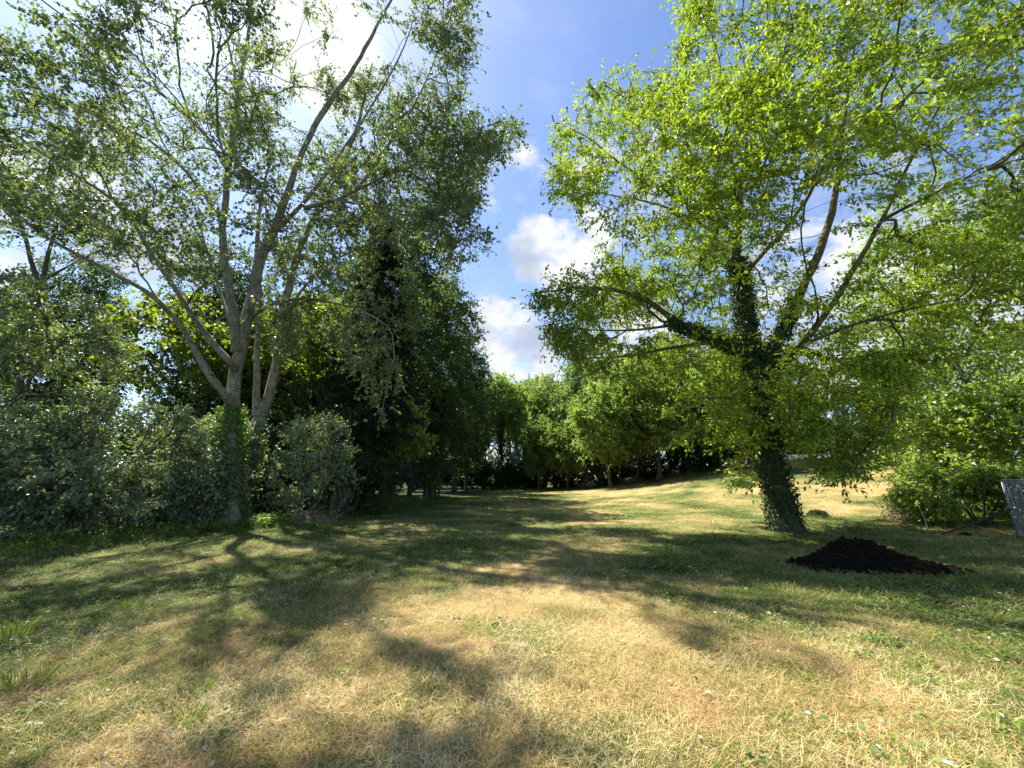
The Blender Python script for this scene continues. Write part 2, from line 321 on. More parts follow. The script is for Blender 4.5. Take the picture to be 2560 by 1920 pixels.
def grow(name, base, limbs, cl, mats, rg_, twigs=(8, .75), lpt=11, leaf=(.09, .085), droop=.3, flat=.6, fine=True, tip=.006, expo=.42, keep=True, bal=.2, label=None, cat='tree', group=None, shape=(.34, .5, .72, .34), k=9, spread=.55, ctone=.5, tz=1., lead=0, jit=.25, flare=.75, twig_geo=True, extra=None, upb=.15, maxr=.3):
    """limbs: list of (points, r0, r1); cl: (n,3) clump centres; all in world space"""
    root = empty(name, tuple(base), label, cat, group); wood = Geo(); brg = wood
    nodes = []; par = []; dirs = []; dep = []
    for (pts, r0, r1) in limbs:
        q, s = resample(pts, .45); q[1:-1] += (rg_.random((len(q)-2, 3))-.5)*.05*min(1, r0*6)
        rad = r0+(r1-r0)*s**.68
        if np.linalg.norm(q[0]-np.array(base)) < .6: rad = rad*(1+flare*np.exp(-(s*np.linalg.norm(pts[-1]-pts[0]))/.35))
        wood.tube(q, rad, k=14 if r0 > .12 else 8, wob=.22 if r0 > .12 else .12, seed=len(nodes)*.01)
        tg = unit(np.gradient(q, axis=0)); off = len(nodes)
        for i in range(len(q)):
            nodes.append(q[i]); dirs.append(tg[i]); dep.append(s[i]*np.linalg.norm(pts[-1]-pts[0])*.5)
    mainN = len(nodes); nb_ = len(nodes)
    cap = mainN+len(cl)*14+10; ND = np.zeros((cap, 3)); ND[:mainN] = nodes; DR = np.zeros((cap, 3)); DR[:mainN] = dirs
    DP = np.zeros(cap); DP[:mainN] = dep; PA = np.full(cap, -1); WT = np.zeros(cap); paths = []; n = mainN
    zmin = min(ND[:mainN, 2])
    dmin = np.array([np.min(np.linalg.norm(ND[:mainN]-c, axis=1)) for c in cl]); order = np.argsort(dmin)
    if lead:
        far_ = [int(np.argmax(dmin))]; dd_ = np.linalg.norm(cl-cl[far_[0]], axis=1)
        for _ in range(lead-1): k_ = int(np.argmax(np.minimum(dd_, dmin*1.2))); far_.append(k_); dd_ = np.minimum(dd_, np.linalg.norm(cl-cl[k_], axis=1))
        far_ = sorted(far_, key=lambda q_: dmin[q_]); fs_ = set(far_); order = np.array(far_+[q_ for q_ in order if q_ not in fs_])
    cdir = np.zeros((len(cl), 3))
    for ci in order:
        c = cl[ci]; v = c-ND[:n]; d = np.linalg.norm(v, axis=1); al = (v*DR[:n]).sum(1)/np.maximum(d, .01)
        cost = d*(1.25-.35*al)+bal*DP[:n]+np.where(v[:, 2] < -.5, .4*np.abs(v[:, 2]), 0)
        j = int(np.argmin(cost)); L = max(d[j], .05); m = int(min(13, max(2, L/.38)))
        c1 = ND[j]+DR[j]*L*.35+np.array([0, 0, upb])*L*.5; tt = np.linspace(0, 1, m+1)[1:, None]
        pth = (1-tt)**2*ND[j]+2*tt*(1-tt)*c1+tt**2*c; pth[:-1] += (rg_.random((m-1, 3))-.5)*.12*min(1, L)
        full = np.vstack([ND[j], pth]); tg = unit(np.gradient(full, axis=0))[1:]
        ND[n:n+m] = pth; DR[n:n+m] = tg; DP[n:n+m] = DP[j]+np.linspace(0, L, m+1)[1:]; PA[n:n+m] = np.r_[j, np.arange(n, n+m-1)]
        paths.append((j, n, m)); WT[n+m-1] += 1; cdir[ci] = tg[-1]; n += m
    for i in range(n-1, mainN-1, -1): WT[PA[i]] += WT[i]
    for (j, s, m) in paths:
        idx = np.r_[j, np.arange(s, s+m)]; r = np.minimum(tip*np.maximum(WT[idx], 1)**expo, maxr); r[0] = r[1]*1.05
        brg.tube(ND[idx], r, k=6 if r[0] > .02 else 4, cap=False)
    nt_, tl = twigs; K = len(cl); ct = rg_.random(K)
    td = unit((np.repeat(cdir, nt_, 0)*.8+rg_.normal(size=(K*nt_, 3))*spread+np.array([0, 0, .05]))*[1, 1, tz]); tL = tl*(.5+.7*rg_.random(K*nt_))
    st = np.repeat(cl, nt_, 0)-np.repeat(cdir, nt_, 0)*(rg_.random((K*nt_, 1))*tl*.6); en = st+td*tL[:, None]+np.array([0, 0, -droop*.3])*tL[:, None]
    lp = int(lpt); m = K*nt_; f = .12+.9*rg_.random((m, lp)); pos = (st[:, None]+(en-st)[:, None]*f[..., None]).reshape(-1, 3)
    pos += rg_.normal(size=pos.shape)*leaf[0]*jit
    axd = unit(np.repeat(td, lp, 0)*.5+rg_.normal(size=pos.shape)*.6+np.array([0, 0, -droop])); nor = unit(rg_.normal(size=pos.shape)*(1-flat)+np.array([0, 0, flat])+sdir*.15)
    tone = np.clip(np.repeat(ct, nt_*lp)*ctone+rg_.random(len(pos))*(1-ctone)+.25*(vnoise(pos, .45, 3)-.5), 0, 1)
    sz = leaf[0]*(.5+.95*rg_.random(len(pos))**1.3)
    if keep:
        kk = keep_mask(pos, rg_); pos, axd, nor, tone, sz = pos[kk], axd[kk], nor[kk], tone[kk], sz[kk]
        k2 = keep_mask(en, rg_, 1); st, en = st[k2], en[k2]
    kk = pos[:, 2] > hgt(pos[:, 0], pos[:, 1])+.03; pos, axd, nor, tone, sz = pos[kk], axd[kk], nor[kk], tone[kk], sz[kk]
    if twig_geo: brg.segs(st, en, max(.004, tip*.6), .0025)
    wood.build('trunk', mats[0], root, smooth=True)
    leaf_mesh('crown', pos, axd, nor, sz, sz*leaf[1]/leaf[0], tone, mats[1], root, fine=fine, shape=shape)
    return root
def ell(rg_, n, c, r, lo=.0, gap=None, gs=.35, seed=0):
    c = np.array(c, float); r = np.array(r, float); o = []; t = 0
    while t < n:
        d = unit(rg_.normal(size=(n*3, 3))); q = lo+(1-lo)*rg_.random(n*3)**(1/2.4); p = c+d*q[:, None]*r
        if gap is not None: p = p[vnoise(p, gs, 11+seed) > gap*(.5+vnoise(p, gs*2.5, 3+seed))]
        o.append(p); t += len(p)
    return np.concatenate(o)[:n]
def ivy(pts, r, n, rg_, parent, off=.12, size=.075, mt=None, den=None):
    q, s = resample(pts, .1); i = rg_.integers(0, len(q)-1, n); f = rg_.random((n, 1)); c = q[i]*(1-f)+q[i+1]*f
    t = unit(q[i+1]-q[i]); a = rg_.normal(size=(n, 3)); a = unit(a-t*(a*t).sum(1, keepdims=True)); rr = (r[0]+(r[1]-r[0])*s[i])[:, None]
    lump = (fbm(c*[1, 1, 1]+a*.6, 1.4, 8)[:, None])
    pos = c+a*(rr+off*(rg_.random((n, 1))**1.5)*(.3+1.6*lump))
    if den is not None: pos_k = lump[:, 0] > den; pos, a = pos[pos_k], a[pos_k]
    m = len(pos); nor = unit(a+rg_.normal(size=(m, 3))*.45+[0, 0, .3]); ax = unit(rg_.normal(size=(m, 3))*.5+[0, 0, -.8]+a*.3); sz = size*(.6+.7*rg_.random(m))
    return leaf_mesh('ivy', pos, ax, nor, sz, sz*.95, rg_.random(m), mt or M_ivy, parent, fine=True)

# ------------------------------------------------------------------ the big poplar on the left
def px(lst, Y0, Y1=None):
    Y1 = Y0 if Y1 is None else Y1; n = len(lst)
    return np.array([P(u, v, Y0+(Y1-Y0)*i/(n-1)) for i, (u, v) in enumerate(lst)])
def build_poplars():
    g = G(11); yb = 13.2
    A = px([(574, 1322), (579, 1242), (576, 1150), (578, 1084), (583, 1016), (588, 926), (601, 872), (619, 790), (633, 727), (654, 637), (683, 579), (715, 490), (746, 405), (781, 324), (827, 249), (885, 174), (937, 75), (984, -10), (1040, -130)], yb, 14.0)
    A[0][2] = -.1
    stem = px([(590, 880), (586, 800), (570, 700), (555, 608), (562, 500), (575, 400), (588, 284), (608, 174), (625, 58), (632, -60), (640, -200)], 13.3, 13.6)
    limbs = [(A, .30, .03), (stem, .19, .03),
        (px([(575, 1010), (556, 985), (529, 944), (497, 899), (461, 827), (434, 786), (398, 750), (347, 712), (255, 671), (220, 645), (145, 613), (69, 561), (0, 503), (-80, 440)], 13.2, 9.3), .135, .03),
        (px([(588, 925), (574, 900), (542, 872), (511, 831), (479, 786), (463, 765), (417, 689), (376, 637), (341, 561), (278, 492), (191, 440), (87, 370), (0, 310)], 13.2, 10.2), .12, .03),
        (px([(625, 800), (640, 780), (655, 768), (701, 750), (768, 745), (827, 754), (904, 772), (960, 810)], 13.2, 12.0), .085, .02),
        (px([(683, 579), (750, 520), (799, 457), (856, 376), (903, 307), (961, 214), (1010, 120), (1040, 30)], 13.5, 13.0), .09, .02),
        (px([(760, 520), (850, 500), (903, 469), (955, 382), (1013, 307), (1071, 191), (1110, 90)], 13.4, 12.5), .08, .02),
        (px([(880, 480), (949, 451), (995, 417), (1071, 382), (1157, 359), (1230, 345), (1280, 330)], 13.2, 12.0), .06, .012),
        (px([(820, 500), (900, 510), (1007, 527), (1100, 550), (1170, 585), (1215, 602)], 13.2, 12.4), .05, .012),
        (px([(572, 430), (530, 360), (492, 312), (430, 255), (376, 214), (301, 162), (220, 87), (133, 23), (60, -40)], 13.3, 11.0), .09, .025),
        (px([(400, 235), (360, 160), (347, 87), (324, 0), (310, -80)], 12.5, 12.5), .05, .02),
        (px([(594, 270), (585, 174), (555, 35), (530, -60)], 13.5, 14.5), .07, .02),
        (px([(560, 560), (500, 470), (440, 400), (360, 340), (250, 290), (120, 230), (0, 190)], 13.3, 10.5), .08, .02),
        (px([(600, 860), (560, 760), (520, 640), (500, 560), (470, 470)], 13.6, 16.5), .09, .02)]
    poly = [(-400, -500), (1260, -500), (1185, 0), (1195, 130), (1150, 200), (1180, 290), (1310, 300), (1290, 345), (1240, 400), (1190, 480), (1235, 560), (1225, 620), (1150, 660), (1130, 760), (1060, 800),
            (1050, 900), (1000, 1000), (960, 1060), (900, 1000), (850, 870), (780, 850), (700, 900), (640, 800), (500, 700), (330, 660), (240, 610), (150, 580), (60, 540), (-400, 430)]
    hol = [[(400, -60), (520, -60), (530, 160), (460, 150)], [(700, 60), (800, 60), (800, 230), (740, 200)]]
    cl = np.concatenate([ell(g, 2500, (-8.5, 12.8, 13.5), (9.5, 6.8, 11.5), .15, .60, .33), ell(g, 150, (-2.8, 12.5, 12), (2.6, 2.6, 5), 0, .5, .6),
        np.array([P(g.uniform(820, 1030), g.uniform(760, 1040), g.uniform(11.5, 14)) for _ in range(90)]),
        np.array([P(u+g.normal()*38, v+g.normal()*30, Y+g.normal()*.5) for (u, v, Y, n) in ((1250, 345, 12.1, 16), (1180, 370, 12.3, 14), (1100, 400, 12.5, 16), (1190, 590, 12.4, 14), (1110, 555, 12.5, 14), (1160, 480, 12.4, 10), (1130, 230, 12.8, 24), (1090, 100, 13, 24), (40, 480, 9.8, 20), (150, 560, 10.3, 20)) for _ in range(n)])])
    q, d = proj(cl); ok = inpoly(q, poly) & (d > 3.5) & (cl[:, 2] > 3.2)
    for h_ in hol: ok &= ~inpoly(q, h_)
    ok &= ~((q[:, 0] > 730) & (q[:, 1] > 560) & (q[:, 1] < 1300) & (q[:, 0] < 1130) & (g.random(len(q)) < .62))
    cl = cl[ok]
    t = grow('poplar_tree', (A[0][0], A[0][1], 0), limbs, cl, (M_bpop, M_pop), g, twigs=(8, .8), lpt=14, leaf=(.082, .070), droop=.45, flat=.25, expo=.46, tip=.006, lead=55, flare=.45, bal=.22, shape=(.28, .5, .62, .36),
             label='tall pale-barked poplar with several rising limbs at the left edge of the meadow')
    ivy(A[:5]+[0, -.02, 0], (.32, .25), 7000, g, t, off=.2, size=.075, mt=M_weed, den=.44)
    # the smaller double-stemmed poplar just behind
    g = G(12)
    B = px([(612, 1235), (618, 1170), (633, 1093), (651, 1048), (674, 994), (687, 944), (692, 890), (701, 818), (714, 760), (728, 700), (741, 637), (790, 540), (850, 430), (900, 300), (930, 160)], 15.0, 16.0); B[0][2] = -.1
    C2 = px([(640, 1075), (638, 1039), (644, 949), (642, 890), (648, 810), (656, 760), (640, 650), (650, 500), (690, 350)], 15.2, 17)
    L3 = px([(705, 800), (770, 700), (850, 640), (950, 600), (1050, 600)], 15.5, 15)
    cl = np.concatenate([ell(g, 200, (-6.0, 16.3, 12.5), (4.2, 3.5, 7), .1, .55, .4)])
    q, d = proj(cl); cl = cl[inpoly(q, poly) & (cl[:, 2] > 5)]
    t = grow('poplar_tree', (B[0][0], B[0][1], 0), [(B, .27, .05), (C2, .16, .05), (L3, .08, .02)], cl, (M_bpop, M_pop), g, twigs=(8, .75), lpt=11, leaf=(.11, .10), droop=.4, flat=.3,
             label='smaller double-stemmed poplar just behind the tall one, its stems curving right')
    ivy(B[:4], (.27, .24), 1500, g, t, off=.22, size=.09, mt=M_shr, den=.42)
build_poplars()

# ------------------------------------------------------------------ the big maple on the right
def build_maple():
    g = G(21)
    T = px([(1968, 1328), (1960, 1290), (1945, 1222), (1923, 1163), (1912, 1085), (1904, 1007), (1895, 948), (1868, 873), (1862, 781), (1853, 694), (1841, 648)], 12.0, 12.1); T[0][2] = -.1
    limbs = [(T, .35, .2),
        (px([(1841, 648), (1846, 590), (1850, 521), (1850, 463), (1876, 370), (1915, 278), (1925, 200), (1928, 116), (1940, 0), (1950, -150)], 12.1, 12.4), .12, .03),
        (px([(1890, 900), (1830, 862), (1772, 839), (1714, 822), (1673, 799), (1650, 765), (1600, 740), (1530, 720), (1440, 715), (1360, 730)], 12, 10.8), .19, .02),
        (px([(1800, 850), (1740, 862), (1685, 868), (1569, 891), (1500, 895), (1453, 897), (1413, 898)], 11.8, 10.5), .08, .016),
        (px([(1690, 812), (1592, 827), (1511, 827), (1430, 820), (1390, 825)], 11.7, 11.2), .055, .014),
        (px([(1900, 960), (1917, 903), (1957, 827), (1992, 746), (2026, 683), (2061, 596), (2084, 521), (2096, 434), (2102, 359), (2119, 231), (2136, 116), (2142, 0), (2150, -150)], 12, 11.2), .17, .03),
        (px([(1905, 990), (1969, 903), (2009, 856), (2055, 799), (2113, 712), (2154, 637), (2206, 550), (2258, 434), (2330, 300), (2400, 150)], 12, 9.5), .12, .02),
        (px([(2102, 359), (2183, 312), (2264, 249), (2350, 160), (2440, 60)], 11.4, 9.5), .06, .015),
        (px([(1853, 694), (1890, 650), (1945, 596), (2015, 503), (2060, 420), (2070, 300), (2050, 150)], 12.2, 13.5), .11, .02),
        (px([(1845, 610), (1820, 575), (1789, 538), (1772, 490), (1731, 400), (1700, 300), (1690, 200), (1700, 80)], 12.1, 12.4), .09, .016),
        (px([(1850, 470), (1832, 430), (1820, 347), (1800, 230), (1780, 100), (1790, -40)], 12.1, 12.8), .08, .016),
        (px([(1820, 575), (1740, 520), (1679, 492), (1627, 446), (1569, 428), (1511, 376), (1460, 330), (1420, 320)], 12, 11.2), .07, .012),
        (px([(1800, 590), (1720, 540), (1662, 515), (1604, 498), (1540, 492), (1453, 469), (1385, 455)], 11.9, 11), .055, .01),
        (px([(1740, 420), (1680, 350), (1610, 290), (1550, 230), (1500, 210)], 12.2, 12), .045, .01),
        (px([(2206, 550), (2300, 500), (2420, 440), (2540, 400)], 10.5, 8.5), .06, .015),
        (px([(1990, 870), (2080, 830), (2200, 790), (2320, 760), (2450, 740)], 11.5, 9.5), .07, .015),
        (px([(1910, 1010), (1860, 1000), (1780, 990), (1700, 1000)], 12, 10.5), .05, .012), (px([(1915, 1050), (1990, 1040), (2080, 1060), (2180, 1090)], 12, 10.5), .05, .012)]
    poly = [(1690, -500), (1680, 0), (1690, 110), (1670, 180), (1600, 175), (1540, 174), (1447, 235), (1406, 300), (1389, 335), (1400, 400), (1377, 463), (1423, 500), (1493, 560), (1504, 640), (1423, 683), (1345, 730), (1319, 760), (1366, 856), (1410, 890),
            (1480, 930), (1600, 960), (1640, 1080), (1780, 1150), (1840, 1225), (1900, 1200), (2000, 1210), (2100, 1215), (2200, 1180), (2260, 1100), (2250, 980), (2350, 900), (2600, 880), (3200, 880), (3200, -500)]
    cl = np.concatenate([ell(g, 1600, (9.2, 11.8, 12.2), (8.8, 6.6, 11), .0, .58, .36), ell(g, 150, (4.4, 11.2, 6.4), (3.6, 2.4, 2.4), 0, .5, .5), ell(g, 300, (8.8, 11.4, 3.6), (3.6, 2.6, 2.0), 0, .5, .6), ell(g, 130, (10.8, 11, 3.6), (2.7, 2.2, 1.5), 0, .4, .6), ell(g, 110, (11.5, 10.5, 6.8), (4.6, 3.6, 3), .1, .5, .4), ell(g, 330, (7.5, 12.0, 9.5), (6.5, 5, 4.5), 0, .5, .45),
        np.array([P(u+g.normal()*30, v+g.normal()*24, Y+g.normal()*.5) for (u, v, Y, n) in ((1400, 330, 11.3, 10), (1400, 460, 11.2, 10), (1450, 480, 11.3, 10), (1380, 745, 11, 22), (1420, 850, 11, 14), (1480, 260, 12, 10), (1730, 30, 12.5, 20), (1470, 720, 11.2, 14), (2090, 1190, 10.8, 14), (1850, 1190, 11.2, 10), (2490, 110, 8.5, 16), (2420, 230, 9, 12)) for _ in range(n)])])
    q, d = proj(cl); ok = inpoly(q, poly) & (d > 3.2) & (cl[:, 2] > .95)
    ok &= ~((np.abs(q[:, 0]-1885) < 75) & (cl[:, 1] < 12.0) & (q[:, 1] > 620) & (q[:, 1] < 1150) & (g.random(len(q)) < np.where(q[:, 1] < 880, .8, .35))); cl = cl[ok]
    t = grow('maple_tree', (T[0][0], T[0][1], 0), limbs, cl, (M_bmap, M_wal), g, twigs=(7, .72), lpt=10, leaf=(.115, .056), droop=.3, flat=.75, expo=.45, tip=.0065, lead=60, tz=.55, flare=.35, bal=.25, shape=(.35, .5, .72, .38),
             label='large spreading tree with bright lime leaves and a thick ivy-clad trunk on the right')
    ivy(T, (.36, .21), 17000, g, t, off=.15, size=.06)
    iv = ivy(limbs[2][0][:5], (.17, .10), 2600, g, t, off=.14, size=.08)
    ivy(limbs[5][0][:4], (.2, .15), 1600, g, t, off=.14, size=.08)
    tw = Geo(); main = P(1413, 898, 10.5)
    for pts in ([(1413, 898), (1400, 925), (1370, 941), (1341, 966), (1318, 985)], [(1385, 935), (1378, 960), (1362, 985)], [(1370, 941), (1362, 955), (1340, 985)], [(1400, 925), (1392, 945), (1396, 962)], [(1372, 942), (1376, 962), (1384, 975)]):
        tw.tube(px(pts, 10.5, 10.4), np.linspace(.013, .004, len(pts)), k=5)
    tw.build('bare_twig', M_twig, t)
build_maple()

# ------------------------------------------------------------------ woodland trees and shrubs
def wild(name, x, y, h, r, ncl, mats, seed, label, cat='tree', group=None, low=.3, tw=(7, .9), lpt=12, leaf=(.16, .14), tr=.2, lean=(0, 0), gap=.5, gs=.45, ry=None, stems=1, keep=False, fine=False, shape=None, flat=.55, clb=None, ctone=.5, droop=.3):
    g = G(seed); b0 = np.array(on(x, y)); limbs = []
    for s in range(stems):
        a = g.random()*6.28; sp = 0 if stems == 1 else .35+.25*g.random()
        top = b0+np.array([lean[0]+math.cos(a)*r*sp, lean[1]+math.sin(a)*r*sp, h*(.88 if stems == 1 else .7)])
        pts = [b0+[0, 0, -.1]]+[b0+(top-b0)*f+np.array([g.normal()*.12*h*.06, g.normal()*.12*h*.06, 0])*(3 if 0 < f < 1 else 0) for f in (.15, .35, .55, .78, 1)]
        limbs.append((np.array(pts), tr*(1 if s == 0 else .8), .02))
        if stems == 1:
            for k in range(4):
                f = .35+.13*k; st = b0+(top-b0)*f; aa = g.random()*6.28; e = st+np.array([math.cos(aa)*r*.7, math.sin(aa)*r*.7, h*.22])
                limbs.append((np.array([st, st*.6+e*.4+[0, 0, h*.02], e]), tr*.45, .02))
    ry = ry or r; cz = b0[2]+h*(1+low)/2
    cl = ell(g, ncl, (b0[0]+lean[0]*.6, b0[1]+lean[1]*.6, cz), (r, ry, h*(1-low)/2), .25, gap, gs, seed)
    if clb is not None: cl = np.concatenate([cl, clb])
    cl = cl[cl[:, 2] > b0[2]+.15]
    return grow(name, tuple(b0), limbs, cl, mats, g, twigs=tw, lpt=lpt, leaf=leaf, fine=fine, keep=keep, tip=.008, label=label, cat=cat, group=group, flat=flat, twig_geo=fine, ctone=ctone, droop=droop, maxr=tr*.5)

GB = 'shrubs along the left edge of the meadow'
sh = dict(cat='shrub', group=GB, tw=(8, .6), lpt=12, leaf=(.088, .058), tr=.05, stems=5, fine=True, low=.0, gap=.42, gs=.7, flat=.7)
wild('leafy_shrub', -14.2, 9.8, 7.4, 3.1, 460, (M_bdark, M_shr), 31, 'tallest grey-green shrub filling the far left edge of the photo', **sh)
wild('leafy_shrub', -11.6, 11.2, 3.9, 2.4, 280, (M_bdark, M_shr), 32, 'broad glinting shrub between the far left shrub and the tall poplar', **sh)
wild('leafy_shrub', -11.2, 14.2, 3.9, 1.8, 200, (M_bdark, M_shr), 33, 'pale-topped shrub directly left of the tall poplar trunk', **sh)
wild('leafy_shrub', -9.75, 12.6, 2.6, 1.0, 90, (M_bdark, M_shr), 34, 'low shrub wrapped around the foot of the tall poplar', **sh)
wild('leafy_shrub', -7.5, 15.0, 3.9, 1.5, 150, (M_bdark, M_shr), 35, 'shrub with silvery leaves right of the tall poplar trunk', **sh)
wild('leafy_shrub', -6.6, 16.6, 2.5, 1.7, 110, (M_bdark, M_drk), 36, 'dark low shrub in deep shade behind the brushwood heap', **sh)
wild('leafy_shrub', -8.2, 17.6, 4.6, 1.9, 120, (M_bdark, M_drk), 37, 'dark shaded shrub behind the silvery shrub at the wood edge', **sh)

GV = 'darker shrubs filling the wood edge behind the front shrubs'
wild('wood_shrub', -14.5, 15.5, 4.0, 2.6, 200, (M_bdark, M_drk), 38, 'dark shrub behind the gap between the two leftmost shrubs', cat='shrub', group=GV, low=0, tw=(7, .9), lpt=12, leaf=(.13, .1), tr=.05, stems=4, gap=.3)
ws = wild('wood_shrub', -11.5, 17.8, 3.9, 2.6, 200, (M_bdark, M_drk), 39, 'dark shrub behind the pale-topped shrub', cat='shrub', group=GV, low=0, tw=(7, .9), lpt=12, leaf=(.13, .1), tr=.05, stems=4, gap=.3)
for x, y, lb in ((-18.5, 16.5, 'dark shrub in the wood behind the tallest grey-green shrub'), (-17.5, 24, 'shaded shrub under the yellow-green sycamore left of the limb'), (-24, 27, 'shaded shrub far back in the wood at left'), (-12.8, 30, 'shaded shrub deep in the wood between the dark trunks'), (-17, 33, 'shaded shrub at the back of the wood')):
    copy_tree(ws, on(x, y), x, 1.0, lb)
# sapling maples and forked tree
g = G(40)
FT = [(px([(70, 1000), (82, 800), (95, 745), (108, 700), (118, 640), (132, 600), (150, 540)], 15), .19, .05), (px([(100, 725), (75, 640), (58, 575), (45, 520), (20, 420)], 15, 14.5), .11, .03), (px([(112, 700), (150, 675), (200, 650), (260, 620)], 15, 15), .06, .02), (px([(55, 570), (20, 540), (-30, 480)], 14.5, 14), .05, .015)]
FT[0][0][0][2] = 0
cl = np.concatenate([np.array([P(u+g.normal()*45, v+g.normal()*35, 15+g.normal()*1.0) for (u, v, n) in ((20, 560, 16), (150, 520, 22), (230, 600, 18), (30, 420, 22), (-40, 500, 25), (190, 440, 20), (120, 380, 16)) for _ in range(n)])])
grow('ash_tree', (FT[0][0][0][0], 15, 0), FT, cl, (M_bmap, M_shr), g, twigs=(6, .7), lpt=10, leaf=(.11, .07), fine=True, keep=True, label='thin-crowned tree with a bare forked grey trunk above the far left shrub', tip=.007)
GY = 'backlit sycamores behind the left shrubs'
wild('sycamore_tree', -17.5, 21.5, 11.5, 5.0, 300, (M_bdark, M_yel), 41, 'glowing yellow-green sycamore left of the tall poplar limb', group=GY, keep=True, low=.5, leaf=(.17, .16), lpt=11, tw=(6, 1.0), fine=True, gap=.5)
wild('sycamore_tree', -12.0, 22.5, 12, 4.2, 260, (M_bdark, M_yel), 42, 'yellow-green sycamore showing between the poplar stems', group=GY, keep=True, low=.5, leaf=(.17, .16), lpt=11, tw=(6, 1.0), fine=True, gap=.5)
wild('sycamore_tree', -26.5, 20.5, 11.0, 4.5, 200, (M_bdark, M_yel), 43, 'yellow-green sycamore low behind the forked grey trunk', group=GY, keep=True, low=.4, leaf=(.17, .16), lpt=11, tw=(6, 1.0), fine=True, gap=.5)

# left woodland row
GW = 'dark trees of the wood on the left'
rowk = dict(group=GW, tw=(7, 1.0), lpt=13, leaf=(.17, .12), tr=.24, gap=.15, gs=.6)
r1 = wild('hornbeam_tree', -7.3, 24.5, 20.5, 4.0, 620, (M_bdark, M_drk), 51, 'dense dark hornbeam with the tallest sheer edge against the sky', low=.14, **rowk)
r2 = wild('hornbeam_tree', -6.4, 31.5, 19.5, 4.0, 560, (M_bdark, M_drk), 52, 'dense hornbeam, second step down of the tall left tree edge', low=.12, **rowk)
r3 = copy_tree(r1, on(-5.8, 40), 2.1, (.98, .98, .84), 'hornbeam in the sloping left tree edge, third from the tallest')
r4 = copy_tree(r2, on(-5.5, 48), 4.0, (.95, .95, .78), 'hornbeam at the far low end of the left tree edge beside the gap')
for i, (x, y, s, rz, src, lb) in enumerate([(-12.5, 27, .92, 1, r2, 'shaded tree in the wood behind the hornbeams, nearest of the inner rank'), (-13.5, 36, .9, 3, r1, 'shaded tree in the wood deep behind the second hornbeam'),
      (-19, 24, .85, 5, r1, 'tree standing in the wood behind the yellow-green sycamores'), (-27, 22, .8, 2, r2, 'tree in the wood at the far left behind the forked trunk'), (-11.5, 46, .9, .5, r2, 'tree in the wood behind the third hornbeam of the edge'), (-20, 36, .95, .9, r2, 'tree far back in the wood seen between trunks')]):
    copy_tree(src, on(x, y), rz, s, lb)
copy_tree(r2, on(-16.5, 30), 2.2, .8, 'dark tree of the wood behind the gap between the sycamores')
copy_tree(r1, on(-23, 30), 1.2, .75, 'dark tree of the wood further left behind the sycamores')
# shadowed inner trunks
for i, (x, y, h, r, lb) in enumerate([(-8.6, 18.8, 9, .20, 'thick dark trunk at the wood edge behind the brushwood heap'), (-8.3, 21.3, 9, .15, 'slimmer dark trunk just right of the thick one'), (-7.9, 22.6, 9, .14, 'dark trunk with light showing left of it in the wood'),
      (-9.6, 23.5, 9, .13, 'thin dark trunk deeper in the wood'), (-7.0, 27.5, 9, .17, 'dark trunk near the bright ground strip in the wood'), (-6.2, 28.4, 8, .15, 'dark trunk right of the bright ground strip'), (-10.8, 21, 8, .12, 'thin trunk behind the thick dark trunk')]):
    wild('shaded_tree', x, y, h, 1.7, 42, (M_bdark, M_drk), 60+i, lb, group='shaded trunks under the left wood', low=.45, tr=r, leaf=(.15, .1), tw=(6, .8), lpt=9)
# spruce
def build_spruce(x, y, h, r, seed, label):
    g = G(seed); b0 = np.array(on(x, y)); t = empty('spruce_tree', tuple(b0), label, 'tree'); w = Geo(); w.tube([b0+[0, 0, z] for z in (-.1, .4, 2, h*.6, h)], [.3, .23, .2, .1, .015], k=10)
    br = w; A = []; B = []
    for k in range(210):
        f = .1+.9*(k/210); z = h*f; L = r*(1-f)**.8*(.75+.4*g.random())+.15; a = g.random()*6.28; d = np.array([math.cos(a), math.sin(a), -.12]); st = b0+[0, 0, z]
        pts = [st, st+d*L*.5+[0, 0, -.05*L], st+d*L+[0, 0, .06*L]]; br.tube(pts, [.035, .02, .006], k=4)
        for s in range(int(26*L)):
            q = g.random()**.7; c = st+d*L*q+[0, 0, -.05*L*q]; sd = np.array([-d[1], d[0], 0])*(1 if g.random() < .5 else -1); A.append(c); B.append(c+sd*.45*(1.1-q)+d*.25+[0, 0, -.28*g.random()])
    A = np.array(A); B = np.array(B); br.segs(A, B, .008, .004); w.build('trunk', M_bdark, t, smooth=True)
    m = 13; f = g.random((len(A), m, 1)); pos = (A[:, None]+(B-A)[:, None]*f).reshape(-1, 3); td = np.repeat(unit(B-A), m, 0); n = len(pos)
    leaf_mesh('crown', pos, unit(td+g.normal(size=(n, 3))*.55+[0, 0, -.2]), unit(g.normal(size=(n, 3))), .14, .035, g.random(n), M_ndl, t, fine=False)
build_spruce(-6.9, 18.6, 16.2, 3.1, 71, 'black-green spruce rising behind the poplar foliage, left of the hornbeams')
wild('hazel_tree', -6.1, 20.0, 6.0, 2.0, 170, (M_bmap, M_rgt), 72, 'pale-leaved hazel leaning out of the dark wood on bent stems', group=None, low=.42, leaf=(.12, .10), tw=(7, .7), lpt=10, tr=.07, stems=4, lean=(.9, -.6), fine=True)
wild('young_hornbeam', -4.9, 26.2, 7.6, 2.1, 200, (M_bdark, M_drk), 73, 'low rounded young hornbeam fronting the dark wood edge by the meadow', low=.1, leaf=(.14, .1), tw=(7, .8), lpt=12, tr=.08, stems=3)

